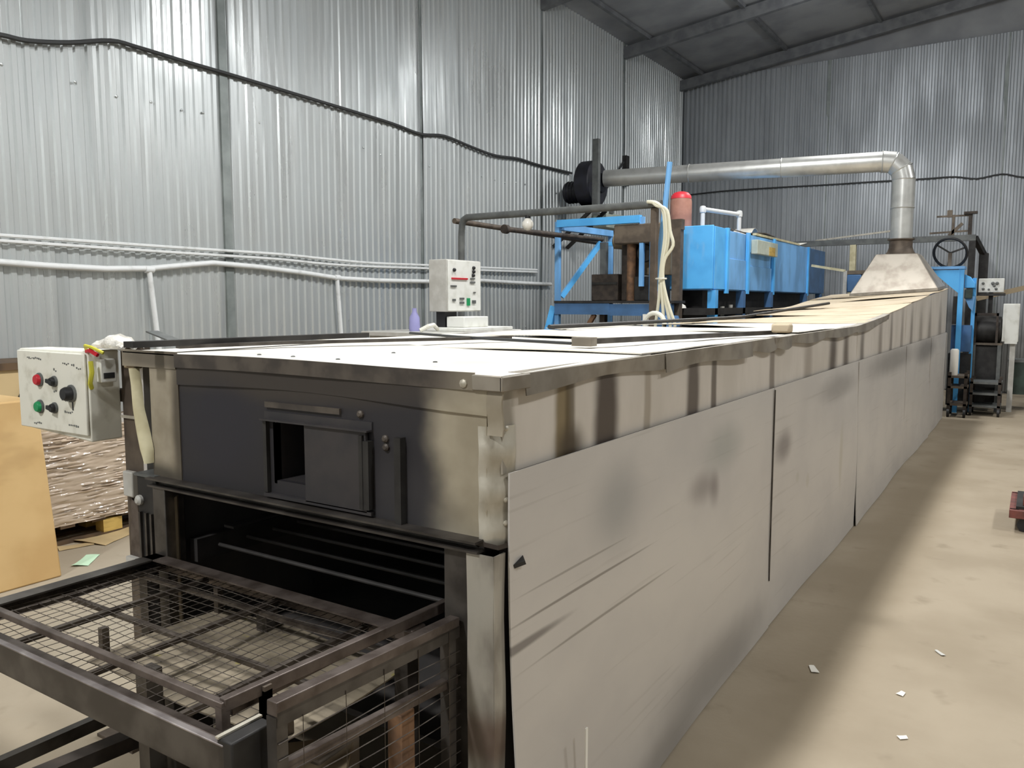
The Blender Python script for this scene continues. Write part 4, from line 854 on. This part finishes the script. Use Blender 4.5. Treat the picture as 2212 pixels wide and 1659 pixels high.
p = at(1394, 690, Y=8.7); b = MB(); b.span((p.x - .025, 8.68, 0), (p.x + .025, 8.73, p.z + .06)); tag(b.build('white_stake', M['paper']), 'short white upright under the press deck beside gantry post', 'stake')
b = MB(); b.lathe((-3.55, 8.7, 0), ((.14, 0), (.15, .1), (.15, 1.45), (.13, 1.5)), n=18); tag(b.build('blue_drum', M['bluedark']), 'dark blue drum standing right of the cable bundle', 'drum')

# ------------------------------------------------------------------ far end: rack, blue machine, trolleys
rk = thing('pipe_rack', 'grey overhead pipe rack near the back wall behind the hood', 'rack', (-2.1, 15.95, 0))
ry_ = 15.95; za = at(1900, 521, Y=ry_).z; xa = at(1715, 521, Y=ry_).x; xb = at(2108, 524, Y=ry_).x
b = MB(); b.span((xa, ry_ - .05, za - .05), (xb, ry_ + .05, za + .05)); b.build('beam', M['steel'], rk)
xm = at(1843, 550, Y=ry_).x
for x, m in ((xa + .05, M['steel']), (xm, M['cream']), (xb - .05, M['dark'])):
    b = MB(); b.span((x - .05, ry_ - .05, 0), (x + .05, ry_ + .05, za - .05)); b.build('post', m, rk)
b = MB(); b.bar((xb - .02, ry_, za), (xb + .12, ry_ + .4, za - .3), .08, .08); b.build('knee_brace', M['dark'], rk)
b = MB(); b.span((xb + .04, ry_ + .3, 0), (xb + .18, ry_ + .5, za - .25)); b.build('post', M['dark'], rk)
x1 = at(2095, 500, Y=ry_).x
b = MB(); b.span((x1 - .03, ry_ - .03, za), (x1 + .03, ry_ + .03, za + .40)); b.span((x1 - .1, ry_ - .06, za + .40), (x1 + .1, ry_ + .06, za + .44)); b.build('valve_stand', M['darkbrown'], rk)
x2 = at(2050, 500, Y=ry_).x
b = MB(); b.span((x2 - .04, ry_ - .03, za + .36), (x2 + .04, ry_ + .03, za + .48)); b.bar((x2 - .2, ry_, za + .38), (x1, ry_, za + .38), .03, .03); b.bar((x2, ry_, za + .05), (x2 + .2, ry_, za + .25), .04, .05); b.bar((x2 - .3, ry_, za + .1), (x1, ry_, za + .12), .03, .03); b.bar((x2 + .06, ry_, za), (x2 + .06, ry_, za + .4), .04, .04); b.build('valve_manifold', M['machine'], rk)
b = MB(); b.bar((xa + .4, ry_ - .02, za + .05), (at(1925, 505, Y=ry_).x, ry_ - .02, za + .17), .03, .03); b.build('thin_pipe', M['galvlight'], rk)
p = at(2110, 645, Y=15.6); q = at(2240, 616, Y=15.6); b = MB(); b.bar(p, q, .05, .08); b.bar((q.x, 15.6, 0), (q.x, 15.6, q.z), .05, .05); b.build('inclined_rail', M['beige'], rk)
p = at(1835, 585, Y=14.2)
fr = thing('small_stand', 'grey stand with navy motor left of the hood', 'stand', (p.x, 14.2, 0))
b = MB(); b.span((p.x - .09, 14.18, 0), (p.x - .03, 14.24, p.z)); b.build('leg', M['greyw'], fr)
b = MB(); b.bar((p.x - .06, 14.2, p.z), (p.x - .6, 14.2, p.z + .1), .04, .04); b.build('arm', M['cream'], fr)
b = MB(); b.span((p.x - .02, 14.12, p.z - .35), (p.x + .2, 14.3, p.z - .06)); b.build('motor', M['bluedark'], fr, bevel=.02)
b = MB(); b.span((p.x - .02, 14.12, p.z - .06), (p.x + .3, 14.3, p.z)); b.build('motor_cap', M['machine'], fr)

MY = 13.75
def mx(px): return at(px, 700, Y=MY).x
def mz(py): return at(2080, py, Y=MY).z
bm_ = thing('blue_machine', 'tall blue steel machine with black handwheel behind the tunnel end', 'machine', (mx(2075), MY, 0))
b = MB(); b.span((mx(2066), MY - .04, 0), (mx(2077), MY + .04, mz(580))); b.build('post', M['blue'], bm_)
b = MB(); b.span((mx(2094), MY + .2, 0), (mx(2102), MY + .28, mz(600))); b.build('post', M['blue'], bm_)
b = MB(); b.span((mx(2004), MY - .06, 0), (mx(2012), MY + .3, mz(580))); b.build('post', M['bluedark'], bm_)
b = MB(); b.span((mx(2004), MY - .06, mz(581)), (mx(2078), MY + .3, mz(575))); b.build('top_plate', M['bluedull'], bm_)
b = MB(); b.prism([(mx(2006), MY - .05, mz(583)), (mx(2068), MY - .05, mz(583)), (mx(2068), MY - .05, mz(634)), (mx(2050), MY - .05, mz(620))], (0, .03, 0)); b.build('gusset_plate', M['blue'], bm_)
b = MB(); b.prism([(mx(2077), MY + .1, mz(592)), (mx(2090), MY + .1, mz(598)), (mx(2101), MY + .1, mz(612)), (mx(2101), MY + .1, mz(622)), (mx(2077), MY + .1, mz(622))], (0, .12, 0)); b.build('gear_cover', M['blue'], bm_, bevel=.008)
b = MB(); b.prism([(mx(2078), MY + .1, mz(640)), (mx(2102), MY + .1, mz(640)), (mx(2098), MY + .1, mz(672)), (mx(2090), MY + .1, mz(664))], (0, .04, 0)); b.build('gusset_plate', M['bluedull'], bm_)
b = MB(); b.span((mx(2079), MY + .05, mz(645)), (mx(2096), MY + .2, mz(625))); b.build('gear_box', M['greendark'], bm_, bevel=.01)
b = MB(); b.span((mx(2055), MY + .05, mz(760)), (mx(2098), MY + .3, mz(703))); b.build('body_panel', M['bluedark'], bm_)
b = MB(); b.span((mx(2050), MY + .1, .1), (mx(2100), MY + .4, mz(765))); b.build('lower_body', M['dark'], bm_)
b = MB(); b.span((mx(2056), MY + .0, mz(700)), (mx(2066), MY + .2, mz(640))); b.build('side_block', M['dark'], bm_)
wc_ = Vector((mx(2043), MY + .1, mz(545)))
MB().torus(wc_, .225, .02, (.15, 1, .35), 30, 8).build('handwheel', M['black'], bm_)
b = MB()
for an in (0.4, 2.5, 4.6):
    b.bar(wc_, wc_ + Vector((.22*math.cos(an), 0, .2*math.sin(an))), .025, .025)
b.build('wheel_spokes', M['dark'], bm_)
b = MB(); b.span((wc_.x - .025, MY + .07, mz(578)), (wc_.x + .025, MY + .13, wc_.z)); b.build('wheel_column', M['machine'], bm_)

CYb = 14.6
p = at(2113, 632, Y=CYb); q = at(2170, 601, Y=CYb)
kb = thing('instrument_box', 'white instrument box with dark dials on a stand at right', 'control box', ((p.x + q.x)/2, CYb, 0))
b = MB(); b.span((p.x, CYb, p.z), (q.x, CYb + .18, q.z)); b.build('case', M['white'], kb, bevel=.008)
for px, py, r in ((2124, 612, .02), (2124, 624, .02), (2145, 612, .025), (2154, 612, .025), (2148, 617, .02), (2136, 625, .015), (2152, 624, .02)):
    s_ = at(px, py, Y=CYb); MB().lathe(s_, ((r, 0), (r, .015), (r*.6, .02)), (0, -1, 0), 12).build('dial', M['steel'], kb)
b = MB(); b.span(((p.x + q.x)/2 - .03, CYb + .06, 0), ((p.x + q.x)/2 + .03, CYb + .12, p.z)); b.build('stand', M['dark'], kb)
b = MB(); b.span((p.x + .02, CYb - .05, p.z - .05), (q.x + .02, CYb + .2, p.z - .01)); b.build('shelf', M['dark'], kb)
p = at(2163, 738, Y=14.2); q = at(2204, 656, Y=14.2)
wcab = thing('white_cabinet', 'tall white narrow cabinet on a pale leg at far right', 'cabinet', ((p.x + q.x)/2, 14.25, 0))
b = MB(); b.span((p.x, 14.2, p.z), (q.x, 14.4, q.z)); b.build('case', M['white'], wcab, bevel=.006)
b = MB(); b.span((p.x + .04, 14.19, p.z - .03), (q.x - .01, 14.2, q.z - .02)); b.build('door', M['white'], wcab)
b = MB(); b.span((q.x - .1, 14.25, 0), (q.x - .03, 14.33, p.z)); b.build('leg', M['greyw'], wcab)
dm = thing('dark_mixer', 'dark drum machine on frame between blue machine and white cabinet', 'machine', (mx(2130), 14.3, 0))
xa_, xb_ = at(2108, 700, Y=14.3).x, at(2158, 700, Y=14.3).x
MB().lathe(((xa_ + xb_)/2, 14.35, at(2130, 712, Y=14.3).z), ((.12, -.2), (.2, -.18), (.21, 0), (.2, .18), (.12, .2)), (1, 0, 0), 20).build('drum', M['dark'], dm)
zsh = at(2130, 740, Y=14.3).z
b = MB(); b.span((xa_ - .03, 14.1, zsh - .03), (xb_ + .06, 14.6, zsh)); b.build('deck', M['machine'], dm)
b = MB(); b.span((xa_ + .02, 14.15, .12), (xb_, 14.5, zsh - .05)); b.build('body', M['dark'], dm)
for x in (xa_, xb_ + .03):
    for y in (14.12, 14.56):
        b = MB(); b.span((x - .025, y - .025, 0), (x + .025, y + .025, zsh - .03)); b.build('leg', M['steel'], dm)
b = MB(); b.span((xa_ - .02, 14.1, at(2130, 682, Y=14.3).z), (xb_, 14.15, at(2130, 676, Y=14.3).z)); b.span((xa_ - .02, 14.1, zsh), (xa_ + .02, 14.15, at(2130, 676, Y=14.3).z)); b.span((xb_ - .03, 14.1, zsh), (xb_, 14.15, at(2130, 676, Y=14.3).z)); b.build('hoop', M['darkbrown'], dm)
def trolley(x0, x1, y0, y1, zs, m, label, group=None):
    t = thing('trolley', label, 'trolley', ((x0 + x1)/2, (y0 + y1)/2, 0), group)
    for z in zs: b = MB(); b.span((x0, y0, z - .03), (x1, y1, z)); b.build('shelf', m[1], t)
    for x in (x0 + .02, x1 - .02):
        for y in (y0 + .02, y1 - .02):
            b = MB(); b.span((x - .02, y - .02, .1), (x + .02, y + .02, zs[-1] + .05)); b.build('post', m[0], t)
            MB().lathe((x, y, .06), ((.02, -.018), (.06, -.016), (.06, .016), (.02, .018)), (1, 0, 0), 14).build('caster', M['black'], t)
    return t
x0, x1 = at(2094, 850, Y=13.5).x, at(2162, 850, Y=13.5).x
trolley(x0, x1, 13.5, 14.0, [.16, .34, .5], (M['darkbrown'], M['steel']), 'grey shelf trolley on casters in front of dark drum machine')
x0, x1 = at(2046, 850, Y=13.15).x, at(2088, 850, Y=13.15).x
trolley(x0, x1, 13.15, 13.6, [.2, .45, .6], (M['darkbrown'], M['machine']), 'rusty brown trolley tucked against the far tunnel end')
p = at(2051, 803, Y=13.25); MB().lathe((p.x + .05, 13.3, .6), ((.05, 0), (.055, .02), (.055, .36), (.04, .38)), n=14).build('white_roll', M['paper']); tag(COL.objects['white_roll'], 'white roll standing on the rusty trolley by tunnel end', 'roll')
x0, x1 = at(2172, 850, Y=14.0).x, at(2240, 850, Y=14.0).x
b = MB(); b.span((x0, 14.5, .25), (x1, 14.9, .75)); tk = thing('steel_crate', 'dark green grey steel crate on legs at far right edge', 'crate', ((x0 + x1)/2, 14.7, 0)); b.build('crate_body', M['greendark'], tk)
for x in (x0 + .03, x1 - .03):
    for y in (14.53, 14.87): b = MB(); b.span((x - .025, y - .025, 0), (x + .025, y + .025, .25)); b.build('leg', M['steel'], tk)
b = MB(); b.span((x0 - .01, 14.49, .74), (x1 + .01, 14.91, .78)); b.build('rim', M['steel'], tk)
